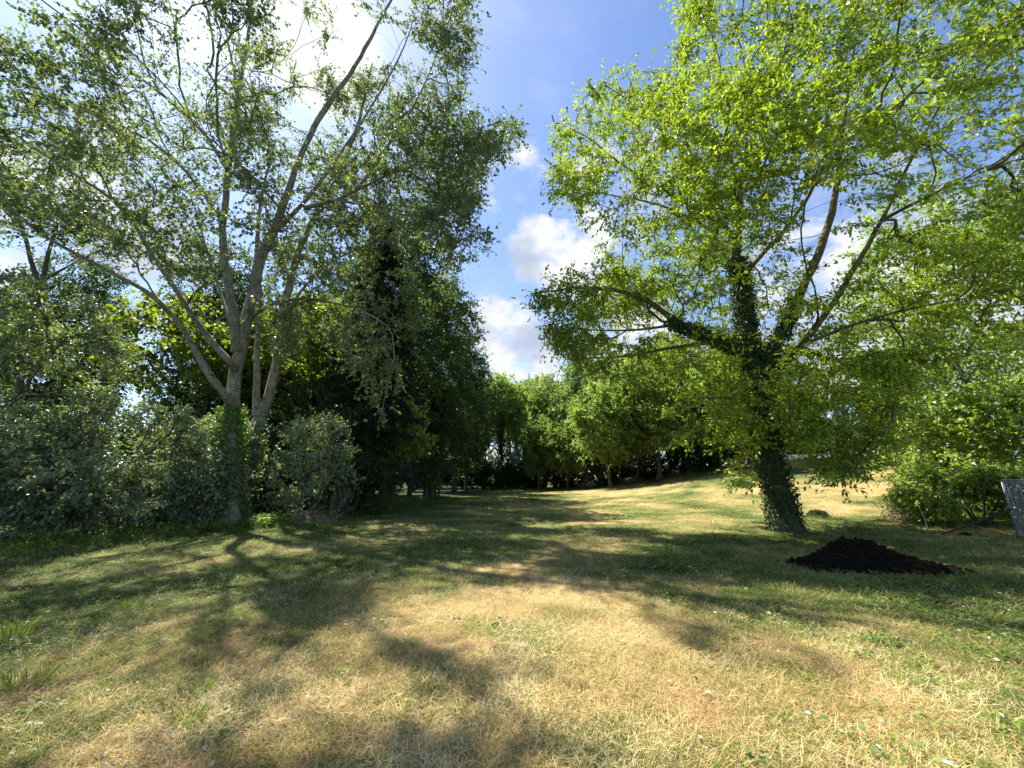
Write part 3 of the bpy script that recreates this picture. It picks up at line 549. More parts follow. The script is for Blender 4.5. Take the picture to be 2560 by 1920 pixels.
# far end of the meadow
GF = 'trees closing the far end of the meadow'
fk = dict(group=GF, tw=(6, 1.1), lpt=17, leaf=(.19, .15), gap=.42, gs=.5)
def ivied(t, x, y, h, r, n, seed):
    g = G(seed); b = np.array(on(x, y)); ivy([b, b+[.1, 0, h*.5], b+[0, .1, h]], (r, r*.6), n, g, t, off=.35, size=.22)
f1 = wild('ivied_tree', -1.6, 51, 16, 2.8, 220, (M_bdark, M_far), 81, 'slim tree with dark leaning stems beside the gap at the meadow end', low=.5, tr=.28, **fk); ivied(f1, -1.6, 51, 10, .3, 2600, 1)
f2 = wild('ivied_tree', 1.9, 55, 15.6, 4.0, 300, (M_bdark, M_far), 82, 'pale lacy tree just right of the slim leaning tree at the far end', low=.45, tr=.25, **fk); ivied(f2, 1.9, 55, 8, .3, 1600, 2)
f3 = wild('field_maple', 5.4, 50, 14.6, 4.8, 480, (M_bdark, M_far), 83, 'round bright green tree at the middle of the far tree line', low=.2, tr=.26, **fk)
f4 = wild('willow_tree', 10.2, 46, 17.0, 5.4, 620, (M_bdark, M_far2), 84, 'largest grey-green domed tree of the far tree line', low=.14, tr=.3, **fk)
f5 = wild('field_maple', 9.6, 38.5, 10.8, 3.8, 360, (M_bdark, M_far), 85, 'bright field maple in front of the domed grey-green tree', low=.22, tr=.2, **fk)
f6 = copy_tree(f3, on(13.6, 36.5), 2.0, (.95, .95, .88), 'bright tree right of the domed tree, partly behind the big maple')
f7 = copy_tree(f4, on(19, 44), 1.2, .95, 'grey-green tree seen behind the big maple trunk, left side')
f8 = copy_tree(f2, on(-.6, 62), 3.0, 1.0, 'lacy tree seen through the gap at the end of the meadow')
f9 = copy_tree(f3, on(3.2, 47.5), 4.2, (.62, .62, .62), 'small light green tree low in front of the lacy tree')
f10 = copy_tree(f5, on(17.2, 32), 4.0, .9, 'leafy tree just left of the big maple trunk above the slope')
f11 = copy_tree(f4, on(29, 50), 2.6, .85, 'distant grey-green tree on the rise right of the big maple trunk')
f12 = copy_tree(f3, on(38, 52), .6, .7, 'small distant green tree beyond the pale wall on the rise')
f13 = copy_tree(f4, on(-14, 60), .6, 1.05, 'tree at the very back of the left wood')
f14 = copy_tree(f3, on(9, 60), .9, 1.05, 'tree rising behind the round bright tree of the far line')
copy_tree(f3, on(13.5, 52), 5.1, (1, 1, 1.0), 'bright tree just right of the round bright tree, set further back')
copy_tree(f5, on(6.3, 45.5), 1.1, .8, 'low leafy tree between the round bright tree and the bright field maple')
copy_tree(f4, on(24, 38), 3.3, .72, 'grey-green tree standing on the slope behind the big maple trunk')
for x, y, s_, rz, src, lb in ((-4.2, 58, .9, 1, f3, 'green tree behind the far end of the left wood'), (4.6, 58, 1.0, 2, f4, 'grey-green tree behind the lacy tree'), (8.0, 43.5, .55, 3, f3, 'small bushy tree in front of the domed grey-green tree'),
      (15.5, 46, .9, 4, f3, 'green tree between the domed tree and the slope'), (3.4, 50, .55, 5, f5, 'small bushy tree under the lacy tree'), (12.2, 39.5, .62, 1, f4, 'low rounded tree beside the bright field maple'), (20.5, 34, .8, 2, f3, 'leafy tree on the slope directly behind the big maple trunk')):
    copy_tree(src, on(x, y), rz, s_, lb)
GH = 'dark ivy hedge at the meadow end'
hk = dict(cat='hedge', group=GH, low=0, tw=(6, .9), lpt=13, leaf=(.2, .17), tr=.06, stems=4, gap=.25, gs=.6, ry=1.3)
h1 = wild('ivy_hedge', -2.6, 50.5, 3.3, 2.6, 120, (M_bdark, M_ivy), 91, 'low dark hedge below the slim leaning tree', **hk)
h2 = wild('ivy_hedge', 2.6, 51.5, 4.6, 2.6, 150, (M_bdark, M_ivy), 92, 'blackish ivy hedge hump at the centre of the far tree line', **hk)
copy_tree(h1, on(0.3, 51.5), .2, (1, 1, 1.0), 'low dark hedge left of the blackish hump')
copy_tree(h2, on(6.6, 48), .15, (1, 1, .7), 'dark hedge under the round bright tree')
copy_tree(h1, on(10.2, 42.5), 3.0, (1, 1, 1.1), 'dark hedge under the domed grey-green tree')
copy_tree(h2, on(13.8, 40), -.4, (1, 1, .6), 'dark hedge behind the bright field maple')
copy_tree(h1, on(17.3, 37.5), -.5, (1, 1, 1), 'dark hedge at the foot of the slope left of the big maple trunk')
for i, (x, y, s, lb) in enumerate([(-6.5, 52, 1.2, 'dark hedge closing the wood behind the last hornbeam'), (-11.5, 52, 1.3, 'dark hedge closing the back of the wood'), (-17, 50, 1.4, 'dark hedge at the back of the wood, left part')]):
    copy_tree(h1, on(x, y), .1*i, s, lb)

for x, y, s_, lb in ((21.5, 42.5, 1.0, 'dark hedge on the slope left of the low white wall'), (26.5, 45.5, 1.1, 'dark hedge at the top of the slope behind the big maple trunk'), (33, 50, 1.3, 'dark hedge beyond the middle of the low white wall'), (43, 54, 1.5, 'dark hedge beyond the right part of the low white wall')):
    copy_tree(h1, on(x, y), -.5, s_, lb)
# right side
GR = 'trees and shrubs at the right edge'
rk = dict(group=GR, fine=True, gap=.42, gs=.5)
wild('bramble_shrub', 14.9, 12.9, 1.8, 2.0, 300, (M_bdark, M_rgt), 101, 'sprawling bramble shrub behind the leaning dark pole', cat='shrub', low=0, tw=(7, .6), lpt=11, leaf=(.085, .07), tr=.03, stems=6, flat=.8, **rk)
wild('bramble_shrub', 17.2, 13.9, 1.9, 1.9, 240, (M_bdark, M_rgt), 106, 'second bramble shrub just behind the mesh cage at the right edge', cat='shrub', low=0, tw=(7, .6), lpt=11, leaf=(.085, .07), tr=.02, stems=4, flat=.8, **rk)
wild('hazel_shrub', 21.0, 17.2, 5.2, 2.9, 300, (M_bdark, M_rgt), 102, 'tall light green shrub at the right edge above the bramble', cat='shrub', low=.0, tw=(7, .8), lpt=11, leaf=(.12, .1), tr=.06, stems=5, **rk)
wild('hazel_shrub', 23.0, 21.5, 5.2, 2.9, 230, (M_bdark, M_rgt), 103, 'light green shrub on the slope right of the brushwood tangle', cat='shrub', low=.0, tw=(7, .8), lpt=11, leaf=(.14, .11), tr=.06, stems=5, **rk)
wild('elm_tree', 21.5, 17.5, 15.5, 4.6, 380, (M_bdark, M_far), 104, 'tall tree at the right edge with foliage down to the shrubs', cat='tree', low=.12, tw=(7, 1.0), lpt=11, leaf=(.15, .12), tr=.25, **rk)
wild('elm_tree', 28.5, 24.5, 9.5, 4.2, 260, (M_bdark, M_rgt), 105, 'rounded tree further back on the slope at right', cat='tree', low=.1, tw=(7, 1.0), lpt=11, leaf=(.17, .13), tr=.25, **rk)

# ------------------------------------------------------------------ soil heap
M_root = plain_mat('soil_root', (.10, .07, .05), .9)
def build_soil():
    g = G(200); c = gpx(2150, 1418); K = .67; m_s, t, o = mat('dark_soil'); tcn = N(t, 'ShaderNodeTexCoord')
    n = N(t, 'ShaderNodeTexNoise', inp={'Scale': 26, 'Detail': 9, 'Roughness': .75}); t.links.new(tcn.outputs['Object'], n.inputs[0])
    r = ramp(t, [(.3, (.008, .006, .0045)), (.6, (.024, .017, .012)), (.78, (.085, .06, .042))]); t.links.new(n.outputs[0], r.inputs[0])
    b = N(t, 'ShaderNodeBsdfPrincipled', inp={'Roughness': .95, 'Specular IOR Level': .03}); t.links.new(r.outputs[0], b.inputs['Base Color'])
    bu = N(t, 'ShaderNodeBump', inp={'Strength': 1, 'Distance': .05}); t.links.new(n.outputs[0], bu.inputs['Height']); t.links.new(bu.outputs[0], b.inputs['Normal']); t.links.new(b.outputs[0], o.inputs[0])
    t0 = empty('soil_heap', on(c[0], c[1]), 'heap of black soil tailing off to the right, in front of the big maple', 'soil heap')
    xs = np.linspace(-2.1, 2.4, 230); ys = np.linspace(-1.1, 1.3, 130); X, Y = np.meshgrid(xs, ys); p = np.stack([X.ravel(), Y.ravel()], 1)
    wx = X+.18*(vnoise(p, 1.6, 3).reshape(X.shape)-.5); wy = Y+.25*(vnoise(p, 1.4, 5).reshape(X.shape)-.5)
    ridge = np.interp(wx, [-1.75, -1.5, -1.15, -.8, -.45, -.15, .3, .5, .75, 1.1, 1.5, 1.9, 2.3], [0, .13, .22, .33, .62, .70, .66, .62, .50, .34, .18, .07, -.05])
    wid = np.interp(wx, [-1.8, -1, 0, 1, 1.8, 2.3], [.35, .75, 1.0, .8, .5, .25]); yc = np.interp(wx, [-1.8, 0, 2.3], [0, .1, -.35])
    q = np.clip(1-np.abs((wy-yc)/wid)**1.5, -.4, 1)
    H = ridge*q+.10*(fbm(p, 3.5, 7, 5).reshape(X.shape)-.5)+.05*(fbm(p, 14, 9, 3).reshape(X.shape)-.5)-.02
    H = np.where(q <= 0, -.15, H); Z = hgt(X*K+c[0], Y*K+c[1])+H*.68; nx, ny = len(xs), len(ys); ii = np.arange(nx*ny).reshape(ny, nx)
    Fq = np.stack([ii[:-1, :-1], ii[:-1, 1:], ii[1:, 1:], ii[1:, :-1]], -1).reshape(-1, 4); kp = (H.ravel()[Fq] > -.012).all(1) & ((X.ravel()[Fq[:, 0]] > -1.75))
    mesh('soil', np.stack([X*K+c[0], Y*K+c[1], Z], -1).reshape(-1, 3), [Fq[kp]], m_s, t0, smooth=False)
    ge = Geo(); ico = [(0, 0, 1), (.89, 0, .45), (.28, .85, .45), (-.72, .53, .45), (-.72, -.53, .45), (.28, -.85, .45), (.72, .53, -.45), (-.28, .85, -.45), (-.89, 0, -.45), (-.28, -.85, -.45), (.72, -.53, -.45), (0, 0, -1)]
    icf = [(0, 1, 2), (0, 2, 3), (0, 3, 4), (0, 4, 5), (0, 5, 1), (1, 6, 2), (2, 7, 3), (3, 8, 4), (4, 9, 5), (5, 10, 1), (6, 7, 2), (7, 8, 3), (8, 9, 4), (9, 10, 5), (10, 6, 1), (11, 7, 6), (11, 8, 7), (11, 9, 8), (11, 10, 9), (11, 6, 10)]
    ico = np.array(ico)
    for k in range(1600):
        x = g.uniform(-2.2, 2.6); y = g.normal()*.75-.1; i = min(len(xs)-1, max(0, int((x+2.1)/4.5*229))); j = min(len(ys)-1, max(0, int((y+1.1)/2.4*129)))
        s = g.uniform(.012, .04)*(1.7 if g.random() < .07 else 1); h = max(H[j, i], 0); z = float(hgt(np.array([x+c[0]]), np.array([y+c[1]]))[0])+h*.68
        if (h <= 0 and abs(y-.0) > .55+.3*g.random()) or x < -1.8+.3*g.random(): continue
        x *= K; y *= K
        ge.add(np.array([x+c[0], y+c[1], z+s*.2])+ico*s*(.7+.6*g.random((12, 3))), T=icf)
    cl_ = ge.build('clods', m_s, t0); cl_['kind'] = 'stuff'
    for k in range(14):
        x = g.uniform(-1.5, 1.8); y = g.uniform(-.8, -.1); i = int((x+2.1)/4.5*229); j = int((y+1.1)/2.4*129); z = float(hgt(np.array([x+c[0]]), np.array([y+c[1]]))[0])+max(H[j, i], 0)*.68+.015; x *= K; y *= K
        a = g.random()*3.14; L = g.uniform(.08, .3); q = Geo(); d = np.array([math.cos(a), math.sin(a)*.5, g.uniform(-.1, .3)]); q.tube([np.array([x+c[0], y+c[1], z]), np.array([x+c[0], y+c[1], z])+d*L*.5+[0, 0, .005], np.array([x+c[0], y+c[1], z])+d*L], [.004, .0035, .002], k=4); q.build('root_twig', M_root, t0)
    return m_s
M_soil = build_soil()
def clod(name, u, v, s, label, mt, cat, Y=None, seed=0):
    g = G(seed); xy = gpx(u, v); b = np.array(on(xy[0], xy[1])); n = 24; th = np.linspace(0, 2*math.pi, n, endpoint=False); V = []
    rings = [(1.0, -.05), (1.0, .08), (.92, .35), (.7, .7), (.4, .92), (.12, 1.0)]
    for (r, z) in rings:
        for a in th: V.append((math.cos(a)*r*s[0], math.sin(a)*r*s[1], z*s[2]))
    V = np.array(V); V += (np.stack([vnoise(V, 3/s[0]*.3, 1+k) for k in range(3)], 1)-.5)*s[2]*.7+(np.stack([vnoise(V, 12, 5+k) for k in range(3)], 1)-.5)*s[2]*.25
    j = np.arange(n); jn = (j+1) % n; Q = np.concatenate([np.stack([i*n+j, i*n+jn, (i+1)*n+jn, (i+1)*n+j], 1) for i in range(5)])
    V = np.vstack([V, [[0, 0, s[2]]]]); T = np.stack([5*n+j, 5*n+jn, np.full(n, 6*n)], 1)
    o = mesh(name, V+b, [Q, T], mt, smooth=True); o.data.transform(Matrix.Translation(-Vector(b))); o.location = b; return tag(o, label, cat)
tus = clod('grassy_mound', 2045, 1297, (.36, .3, .30), 'small dark grassy mound just right of the big maple trunk', plain_mat('turf_earth', (.016, .017, .009), .98, .6, 30, 1, spec=.05), 'mound', seed=3)
def tuft_blades(c, n, r, hmin, hmax, g, w=.006, spread=.5):
    a = g.random(n)*6.283; q = np.sqrt(g.random(n))*r; b = np.stack([c[0]+np.cos(a)*q, c[1]+np.sin(a)*q, np.zeros(n)], 1); b[:, 2] = hgt(b[:, 0], b[:, 1])+(c[2] if len(c) > 2 else 0)
    h = g.uniform(hmin, hmax, n); d = np.stack([np.cos(a)*spread*g.random(n), np.sin(a)*spread*g.random(n), np.ones(n)], 1)+g.normal(size=(n, 3))*[.15, .15, 0]
    return b, d, h, np.full(n, w)
def blades(name, b, d, h, w, tone, mt, parent=None, bend=.45, g=None):
    """three-segment grass blades"""
    n = len(b); d = unit(d); hz = d*[1, 1, 0]; hz = np.where(np.linalg.norm(hz, axis=1, keepdims=True) < 1e-3, [[1, 0, 0]], hz); hz = unit(hz)
    side = unit(np.cross(d, [0, 0, 1.])+1e-6+g.normal(size=(n, 3))*.35); h = h[:, None]; w = w[:, None]
    def pt(f): return b+d*h*f+hz*(bend*f*f)*h*.5-np.array([0, 0, 1.])*(bend*f*f)*h*.35
    V = np.stack([pt(0)-side*w/2, pt(0)+side*w/2, pt(.5)+side*w*.42, pt(.5)-side*w*.42, pt(1)], 1).reshape(-1, 3); o = np.arange(n)[:, None]*5
    return mesh(name, V, [o+[[0, 1, 2, 3]], o+[[3, 2, 4]]], mt, parent, attr={'tone': np.r_[tone, tone]})
M_straw = blade_mat('straw', [(0, (.22, .13, .05)), (.35, (.42, .28, .11)), (.7, (.63, .47, .21)), (1, (.76, .64, .37))], .2)
M_grass = blade_mat('grass_blade', [(0, (.06, .11, .02)), (.5, (.15, .22, .038)), (1, (.30, .37, .08))], .4)
M_weed = leaf_mat('weed_leaf', [(0, (.06, .11, .02)), (.6, (.12, .20, .035)), (1, (.22, .31, .06))], tr=.35, rough=.4)
M_lit = leaf_mat('dead_leaf', [(0, (.14, .10, .065)), (.5, (.27, .23, .16)), (1, (.45, .41, .33))], tr=.1, rough=.8)

# ------------------------------------------------------------------ meadow cover
def scatter(g, n, pw=1.0, ymax=56, ymin=1.9):
    """points in front of the camera, density falling with distance"""
    y = ymin*(ymax/ymin)**(g.random(n)**pw); x = (g.random(n)*2-1)*(y*1.42+1.0); return x, y
def meadow_ok(x, y, m=0):
    e = np.interp(y, [2, 8, 10, 13, 20, 28, 45, 60], [12.5, 11.2, 10.2, 8.0, 6.8, 5.0, 3.0, 2.0]); r = np.interp(y, [2, 10, 20, 35, 42, 52, 60], [30, 30, 30, 30, 16, 9, 9]); return (x > -e+m) & (x < r) & (y < np.interp(x, [-5, 3, 9, 16, 30], [52, 51, 44, 38, 60]))
g = G(300); n = 560000; x, y = scatter(g, n, .92); dr = dryness(x, y); keepm = meadow_ok(x, y) & (g.random(n) < .22+.85*dr); x, y, dr = x[keepm], y[keepm], dr[keepm]; n = len(x)
b = np.stack([x, y, hgt(x, y)+g.random(n)*.02], 1); a = g.random(n)*6.283; tl = g.random(n)**1.8*1.6; d = np.stack([np.cos(a), np.sin(a), tl+.04], 1)
sc = 1+np.maximum(0, y-5)*.085; h = g.uniform(.025, .115, n)*(1+.3*(sc-1)); w = g.uniform(.0017, .0037, n)*sc
st = blades('dry_straw', b, d, h, w, np.clip(-.12+.45*g.random(n)+.95*fbm(b[:, :2], 1.6, 4)+.1*dr, 0, 1), M_straw, bend=.25, g=g)
tag(st, 'cut dry straw lying over the meadow', 'straw', kind='stuff')
n = 640000; x, y = scatter(g, n, .9); dr = dryness(x, y); clump = fbm(np.stack([x, y], 1), 3.2, 51, 3); keepm = meadow_ok(x, y) & (g.random(n) < (1.25-1.0*dr)*sst(clump, .22, .52)); x, y, dr = x[keepm], y[keepm], dr[keepm]; n = len(x)
b = np.stack([x, y, hgt(x, y)], 1); a = g.random(n)*6.283; d = np.stack([np.cos(a)*.8, np.sin(a)*.8, .35+1.2*g.random(n)], 1)
sc = 1+np.maximum(0, y-5)*.085; h = g.uniform(.03, .10, n)*(1+.3*(sc-1)); w = g.uniform(.0022, .005, n)*sc
gr = blades('green_grass', b, d, h, w, np.clip(.75*g.random(n)+.35*vnoise(b[:, :2], .8, 14), 0, 1), M_grass, bend=.6, g=g)
tag(gr, 'short green grass growing through the straw', 'grass', kind='stuff')
# weeds
B = []
for k in range(2200):
    x, y = scatter(g, 1, .8, 26); x, y = float(x[0]), float(y[0]); wgt = (.1+.9*(x > 1.2))*(1-dryness(np.array([x]), np.array([y]))[0])
    if g.random() > wgt*1.3 or not meadow_ok(np.array([x]), np.array([y]), .5)[0]: continue
    for q in range(int(g.integers(5, 22))): B.append((x+g.normal()*.09, y+g.normal()*.09, g.random()*6.28, g.uniform(.015, .045)))
B = np.array(B); n = len(B); pos = np.stack([B[:, 0], B[:, 1], hgt(B[:, 0], B[:, 1])+.02+.05*g.random(n)], 1)
wd = leaf_mesh('broadleaf_weeds', pos, np.stack([np.cos(B[:, 2]), np.sin(B[:, 2]), .35*g.random(n)], 1), unit(g.normal(size=(n, 3))*.35+[0, 0, 1]), B[:, 3]*(1+.03*B[:, 1]), B[:, 3]*.75*(1+.03*B[:, 1]), g.random(n), M_weed, shape=(.3, .5, .7, .42))
tag(wd, 'small broad-leaved weeds among the grass on the right', 'weeds', kind='stuff')
# leaf litter, mostly at left
n = 16000; x, y = scatter(g, n, .85, 16); kp = meadow_ok(x, y) & (g.random(n) < np.where(x < -.6, .8, .22)*sst(fbm(np.stack([x, y], 1), .9, 61, 3), .42, .62)); x, y = x[kp], y[kp]; n = len(x); a = g.random(n)*6.28
lt = leaf_mesh('leaf_litter', np.stack([x, y, hgt(x, y)+.012+.03*g.random(n)], 1), np.stack([np.cos(a), np.sin(a), g.normal(size=n)*.3], 1), unit(g.normal(size=(n, 3))*.4+[0, 0, 1]), g.uniform(.012, .04, n), g.uniform(.01, .028, n), g.random(n), M_lit)
tag(lt, 'pale dead leaves scattered on the ground at left', 'leaf litter', kind='stuff')
# long grass and nettles at the foot of the left shrubs and the far hedges
bb, dd, hh, ww, tt = [], [], [], [], []
for k in range(1500):
    if k < 950: y = g.uniform(4.5, 27); x = -np.interp(y, [2, 8, 10, 13, 20, 28, 45, 60], [12.5, 11.2, 10.2, 8.0, 6.8, 5.0, 3.0, 2.0])+abs(g.normal())*.55-1.1*g.random()+.1; hm = .34*np.interp(y, [4, 12, 27], [1.1, 1, .8]); s = 1+max(0, y-5)*.07
    else: x = g.uniform(-3, 18); y = float(np.interp(x, [-5, 3, 9, 16, 30], [52, 51, 44, 38, 60]))-abs(g.normal())*.7; hm = .5; s = 3.5
    q = tuft_blades((x, y), 16, .12*max(1, s*.5), hm*.35, hm, g, w=.006*s, spread=.6); bb.append(q[0]); dd.append(q[1]); hh.append(q[2]); ww.append(q[3]); tt.append(np.clip(g.random(16)*.7+.25*g.random(), 0, 1))
lg = blades('long_grass', np.concatenate(bb), np.concatenate(dd), np.concatenate(hh), np.concatenate(ww), np.concatenate(tt), M_grass, bend=.7, g=g); tag(lg, 'long unmown grass fringing the shrubs and hedges', 'long grass', kind='stuff')
B = []
for k in range(800):
    y = g.uniform(6, 27); x = -np.interp(y, [2, 8, 10, 13, 20, 28, 45, 60], [12.5, 11.2, 10.2, 8.0, 6.8, 5.0, 3.0, 2.0])+abs(g.normal())*.5-1.0*g.random(); hh_ = g.uniform(.1, .45)
    for q in range(24): B.append((x+g.normal()*.1, y+g.normal()*.1, hh_*g.random(), g.random()*6.28, g.uniform(.035, .08)))
B = np.array(B); n = len(B)
nl = leaf_mesh('undergrowth', np.stack([B[:, 0], B[:, 1], hgt(B[:, 0], B[:, 1])+B[:, 2]], 1), np.stack([np.cos(B[:, 3]), np.sin(B[:, 3]), -.2*np.ones(n)], 1), unit(g.normal(size=(n, 3))*.45+[0, 0, 1]), B[:, 4], B[:, 4]*.65, g.random(n), M_weed)
tag(nl, 'low nettles and herbs in the shade under the left shrubs', 'undergrowth', kind='stuff')

# individual tufts
def tuft(u, v, n, r, h0, h1, label, seed, mt=None, w=.007):
    g = G(seed); xy = gpx(u, v); q = tuft_blades((xy[0], xy[1]), n, r, h0, h1, g, w=w); o = blades('grass_tuft', *q, .35+.65*g.random(n), mt or M_grass, bend=.5, g=g)
    b = on(xy[0], xy[1]); o.data.transform(Matrix.Translation(-Vector(b))); o.location = b; tag(o, label, 'grass tuft', 'standing tufts of grass in the meadow')
tuft(45, 1590, 60, .10, .12, .34, 'bright yellow-green grass tuft at the far left edge', 401, w=.011)
tuft(160, 1470, 36, .07, .1, .26, 'small upright grass tuft below the shadow of the left shrubs', 402, w=.010)
tuft(515, 1600, 26, .04, .07, .16, 'lone broad-bladed tuft left of the dry golden patch', 403, w=.014)
tuft(500, 1740, 70, .06, .06, .15, 'dense dark green tuft in the lower left meadow', 404)
tuft(470, 1820, 90, .08, .06, .16, 'wide green tuft lowest in the left meadow', 405)
tuft(1590, 1420, 70, .10, .14, .28, 'dark upright tuft left of the soil heap', 406, w=.009)
tuft(1430, 1540, 90, .13, .1, .24, 'pale thin tuft at the top of the dry golden patch', 407, M_straw, w=.004)
tuft(700, 1420, 60, .08, .08, .18, 'green tuft in the shade in front of the tall poplar', 408)
tuft(2046, 1300, 160, .34, .1, .3, 'grass growing over the small dark mound beside the maple trunk', 410, w=.008)
tuft(60, 1720, 70, .12, .08, .22, 'bright green tuft near the lower left corner', 411, w=.009)
tuft(330, 1520, 60, .09, .08, .2, 'green tuft in the middle of the left foreground', 412, w=.009)
tuft(950, 1640, 50, .05, .06, .15, 'small tuft on the dry golden patch', 413, M_straw, w=.004)
tuft(1300, 1690, 40, .06, .08, .18, 'straw tuft in the round shadow in the foreground', 409, M_straw, w=.004)
# two dandelions
M_pet = plain_mat('yellow_petal', (.85, .62, .02), .5, .1); M_stem = plain_mat('green_stem', (.10, .17, .04), .6)
for i, (u, v, lb) in enumerate([(175, 1616, 'upper of two tiny yellow flowers in the lower left grass'), (118, 1683, 'lower of two tiny yellow flowers in the lower left grass')]):
    g = G(420+i); xy = gpx(u, v); b = np.array(on(xy[0], xy[1])); r = empty('yellow_flower', tuple(b), lb, 'flower', 'yellow flowers'); s = Geo(); s.tube([b, b+[.004, 0, .04], b+[.0, .004, .08]], [.002, .002, .0025], k=5); s.build('stem', M_stem, r)
    n = 26; a = np.linspace(0, 4*math.pi, n); leaf_mesh('petals', np.repeat((b+[0, 0, .08])[None], n, 0), np.stack([np.cos(a), np.sin(a), .15+.3*(a > 6.28)], 1), np.repeat([[0, 0, 1.]], n, 0)+.05*g.normal(size=(n, 3)), .019, .007, g.random(n), M_pet, r)

# sprawling green weeds by the poplar foot and brushwood heap
def sticks(name, c, n, rx, ry, h, L, label, seed, mt, cat='brushwood', rad=.008, flat=.3):
    g = G(seed); b = np.array(on(*c)); t = empty(name, tuple(b), label, cat); ge = Geo()
    for k in range(n):
        a = g.random()*6.28; q = math.sqrt(g.random()); z = h*(1-q*q)*g.random(); p = b+[math.cos(a)*q*rx, math.sin(a)*q*ry, z+.02]; a2 = g.normal()*.9+(0 if g.random() < .7 else 1.5); d = np.array([math.cos(a2), math.sin(a2)*.8, g.normal()*flat]); l = L*g.uniform(.3, 1)
        m = p+d*l*.5+g.normal(size=3)*.06*l; e = p+d*l+g.normal(size=3)*.1*l
        for v_ in (m, e): v_[2] = max(v_[2], float(hgt(v_[:1], v_[1:2])[0])+.01)
        r = rad*g.uniform(.4, 1.4); ge.tube([p, m, e], [r, r*.8, r*.4], k=5)
        if g.random() < .5: ge.tube([m, m+np.array([g.normal(), g.normal(), abs(g.normal())])*l*.2], [r*.5, r*.2], k=4)
    ge.build('sticks', mt, t); return t
c = gpx(760, 1308); sticks('brushwood_heap', (c[0], c[1]), 110, 1.0, .5, .38, 1.1, 'low heap of dead branches at the wood edge right of the tall poplar', 500, M_twig)
sticks('brushwood_tangle', (13.5, 13.9), 260, .75, .7, 1.15, .7, 'rounded tangle of dry brown stems beside the bramble at right', 501, plain_mat('dry_stem', (.30, .22, .14), .9), rad=.009, flat=.7)
def herb(name, u, v, n, r, h, ls, label, seed, mt, cat='plant', group=None):
    g = G(seed); xy = gpx(u, v); b = np.array(on(xy[0], xy[1])); t = empty(name, tuple(b), label, cat, group); ge = Geo(); ps, ax = [], []
    for k in range(n):
        a = g.random()*6.28; q = g.random()*r; top = b+[math.cos(a)*q, math.sin(a)*q, h*(.5+.5*g.random())]; ge.tube([b+[math.cos(a)*q*.4, math.sin(a)*q*.4, 0], (b+top)/2+[0, 0, h*.1], top], [.004, .003, .002], k=4)
        for f in np.linspace(.25, 1, 9): ps.append(b+(top-b)*f+g.normal(size=3)*.035); ax.append((math.cos(a)+g.normal()*.8, math.sin(a)+g.normal()*.8, -.1))
    ge.build('stems', M_stem, t); m = len(ps); sz = ls*g.uniform(.6, 1.3, m); leaf_mesh('foliage', np.array(ps), np.array(ax), unit(g.normal(size=(m, 3))*.4+[0, 0, 1]), sz, sz*.6, g.random(m), mt, t)
herb('leafy_herb', 672, 1320, 34, .42, .42, .085, 'bright green leafy herb between the tall poplar and the brushwood heap', 510, M_rgt)
herb('leafy_herb', 815, 1335, 20, .3, .3, .07, 'green herb at the right end of the brushwood heap', 511, M_rgt)
herb('leafy_herb', 545, 1330, 26, .5, .28, .08, 'dark green herb patch at the foot of the tall poplar', 512, M_weed)
herb('weed_clump', 1700, 1425, 60, .5, .12, .07, 'dark green broad-leaved weed clump left of the soil heap', 513, M_weed)
herb('weed_clump', 2190, 1610, 18, .3, .07, .04, 'weed clump below the middle of the soil heap', 514, M_weed)

# ------------------------------------------------------------------ right edge clutter
M_galv = plain_mat('galvanised_steel', (.24, .25, .26), .5, .5, 30, .2, metal=.4); M_pole = plain_mat('rusty_pole', (.035, .026, .022), .7, .4, 25)
def build_cage():
    t = empty('mesh_cage', on(13.15, 10.05), 'grey galvanised wire mesh cage at the right edge', 'cage'); b = np.array(t.location); H = 1.5
    c0 = b; ex = unit(np.array([[1., .12, 0]]))[0]; ey = unit(np.array([[.35, 1., 0]]))[0]; Wx, Wy = 1.3, .9
    fr = Geo()
    for (i, j) in ((0, 0), (1, 0), (0, 1), (1, 1)): p = c0+ex*Wx*i+ey*Wy*j; fr.tube([p+[0, 0, -.03], p+[0, 0, H]], .018, k=8)
    for z in (.05, H-.005):
        for (p, q) in (((0, 0), (1, 0)), ((0, 0), (0, 1)), ((1, 0), (1, 1)), ((0, 1), (1, 1))): fr.tube([c0+ex*Wx*p[0]+ey*Wy*p[1]+[0, 0, z], c0+ex*Wx*q[0]+ey*Wy*q[1]+[0, 0, z]], .016, k=8)
    fr.build('frame', M_galv, t, smooth=True)
    for (o_, e, L, nm) in ((c0, ex, Wx, 'a'), (c0, ey, Wy, 'b'), (c0+ey*Wy, ex, Wx, 'c'), (c0+ex*Wx, ey, Wy, 'd')):
        ge = Geo(); nrm = np.cross(e, [0, 0, 1])
        for s in np.arange(.07, L-.02, .07): ge.tube([o_+e*s+[0, 0, .05], o_+e*s+[0, 0, H]], .004 if int(round(s/.07)) % 2 else .012, k=5)
        for z in np.arange(.12, H-.03, .09): ge.tube([o_+nrm*.008+[0, 0, z], o_+nrm*.008+e*L+[0, 0, z]], .0028, k=4)
        ge.build('mesh_panel', M_galv, t)
build_cage()
p0 = np.array([*gpx(2355, 1337), 0]); p0[2] = on(p0[0], p0[1])[2]+.03; p1 = P(2512, 1279, 10.6)
t = empty('leaning_pole', tuple(p0), 'dark pole lying propped against the mesh cage', 'pole'); ge = Geo(); ge.tube([p0, p0*.5+p1*.5+[0, 0, -.01], p1+(p1-p0)*.12], [.022, .024, .026], k=8); ge.build('pole', M_pole, t, smooth=True)
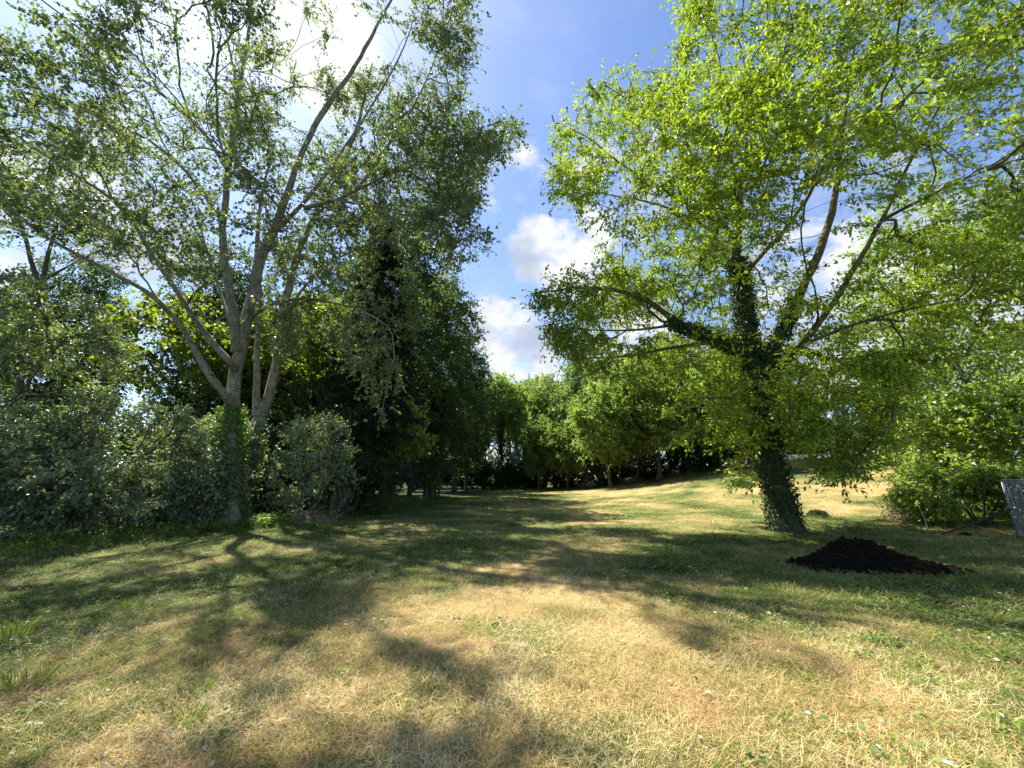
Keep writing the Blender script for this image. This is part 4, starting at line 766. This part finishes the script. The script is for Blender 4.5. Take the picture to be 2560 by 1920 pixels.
q0 = P(2318, 1314, 11.9); q0[2] = on(q0[0], q0[1])[2]; q1 = P(2293, 1258, 12.4); t = empty('dead_stick', tuple(q0), 'thin pale stick leaning out of the bramble', 'stick'); ge = Geo(); ge.tube([q0, (q0+q1)/2+[.04, 0, 0], q1], [.014, .012, .007], k=6); ge.build('stick', plain_mat('pale_stick', (.42, .36, .28), .8), t)
clod('soil_clod', 2412, 1337, (.17, .1, .07), 'dark clod on the grass below the leaning pole', M_soil, 'clod', seed=8)
clod('soil_clod', 2382, 1417, (.045, .04, .04), 'small black clod beyond the tail of the soil heap', M_soil, 'clod', seed=9)
# things far behind
M_wht = plain_mat('white_paint', (.72, .72, .70), .6, .08); M_pst = plain_mat('weathered_post', (.45, .42, .36), .8)
x0 = 27.0; t = empty('white_wall', on(38, 41), 'low white wall on the rise far behind the maple foliage', 'wall'); ge = Geo(); L = 24
for i in range(8): z = on(x0+i*3+1.5, 41)[2]; ge.box((x0+i*3+1.5, 41, z+.2), (2.99, .22, 1.0))
ge.build('wall_face', M_wht, t); ge = Geo()
for i in range(8): z = on(x0+i*3+1.5, 41)[2]; ge.box((x0+i*3+1.5, 41, z+.74), (3.0, .32, .07))
ge.build('coping', M_pst, t)
for (u, lb) in ((2287, 'left of two pale posts in front of the low white wall'), (2312, 'right of two pale posts in front of the low white wall')):
    p = P(u, 1140, 38); b = on(p[0], 38); o = empty('pale_post', b, lb, 'post', 'pale posts on the rise'); ge = Geo(); ge.box((b[0], b[1], b[2]+.55), (.34, .34, 1.5)); ge.build('shaft', M_wht, o); ge = Geo(); ge.box((b[0], b[1], b[2]+1.34), (.42, .42, .08)); ge.build('cap', M_pst, o)
M_blu = plain_mat('blue_panel', (.03, .12, .42), .5, .1); M_org = plain_mat('orange_panel', (.5, .12, .05), .7, .1)
p = P(1288, 1150, 72); b = on(p[0], 72); t = empty('distant_kiosk', b, 'small blue and orange structure glimpsed through the gap at the meadow end', 'kiosk')
ge = Geo(); ge.box((b[0], 72, 1.6), (1.9, 1.6, 3.4)); ge.build('base', M_org, t); ge = Geo(); ge.box((b[0], 72, 4.6), (1.7, 1.5, 2.6)); ge.build('upper_wall', M_blu, t); ge = Geo(); ge.box((b[0], 72, 5.99), (2.0, 1.8, .18)); ge.build('roof', M_wht, t); ge = Geo(); ge.box((b[0]+.35, 71.22, 4.7), (.5, .05, 1.1)); ge.build('window', M_galv, t)
print('faces', sum(len(o.data.polygons) for o in bpy.data.objects if o.type == 'MESH'))
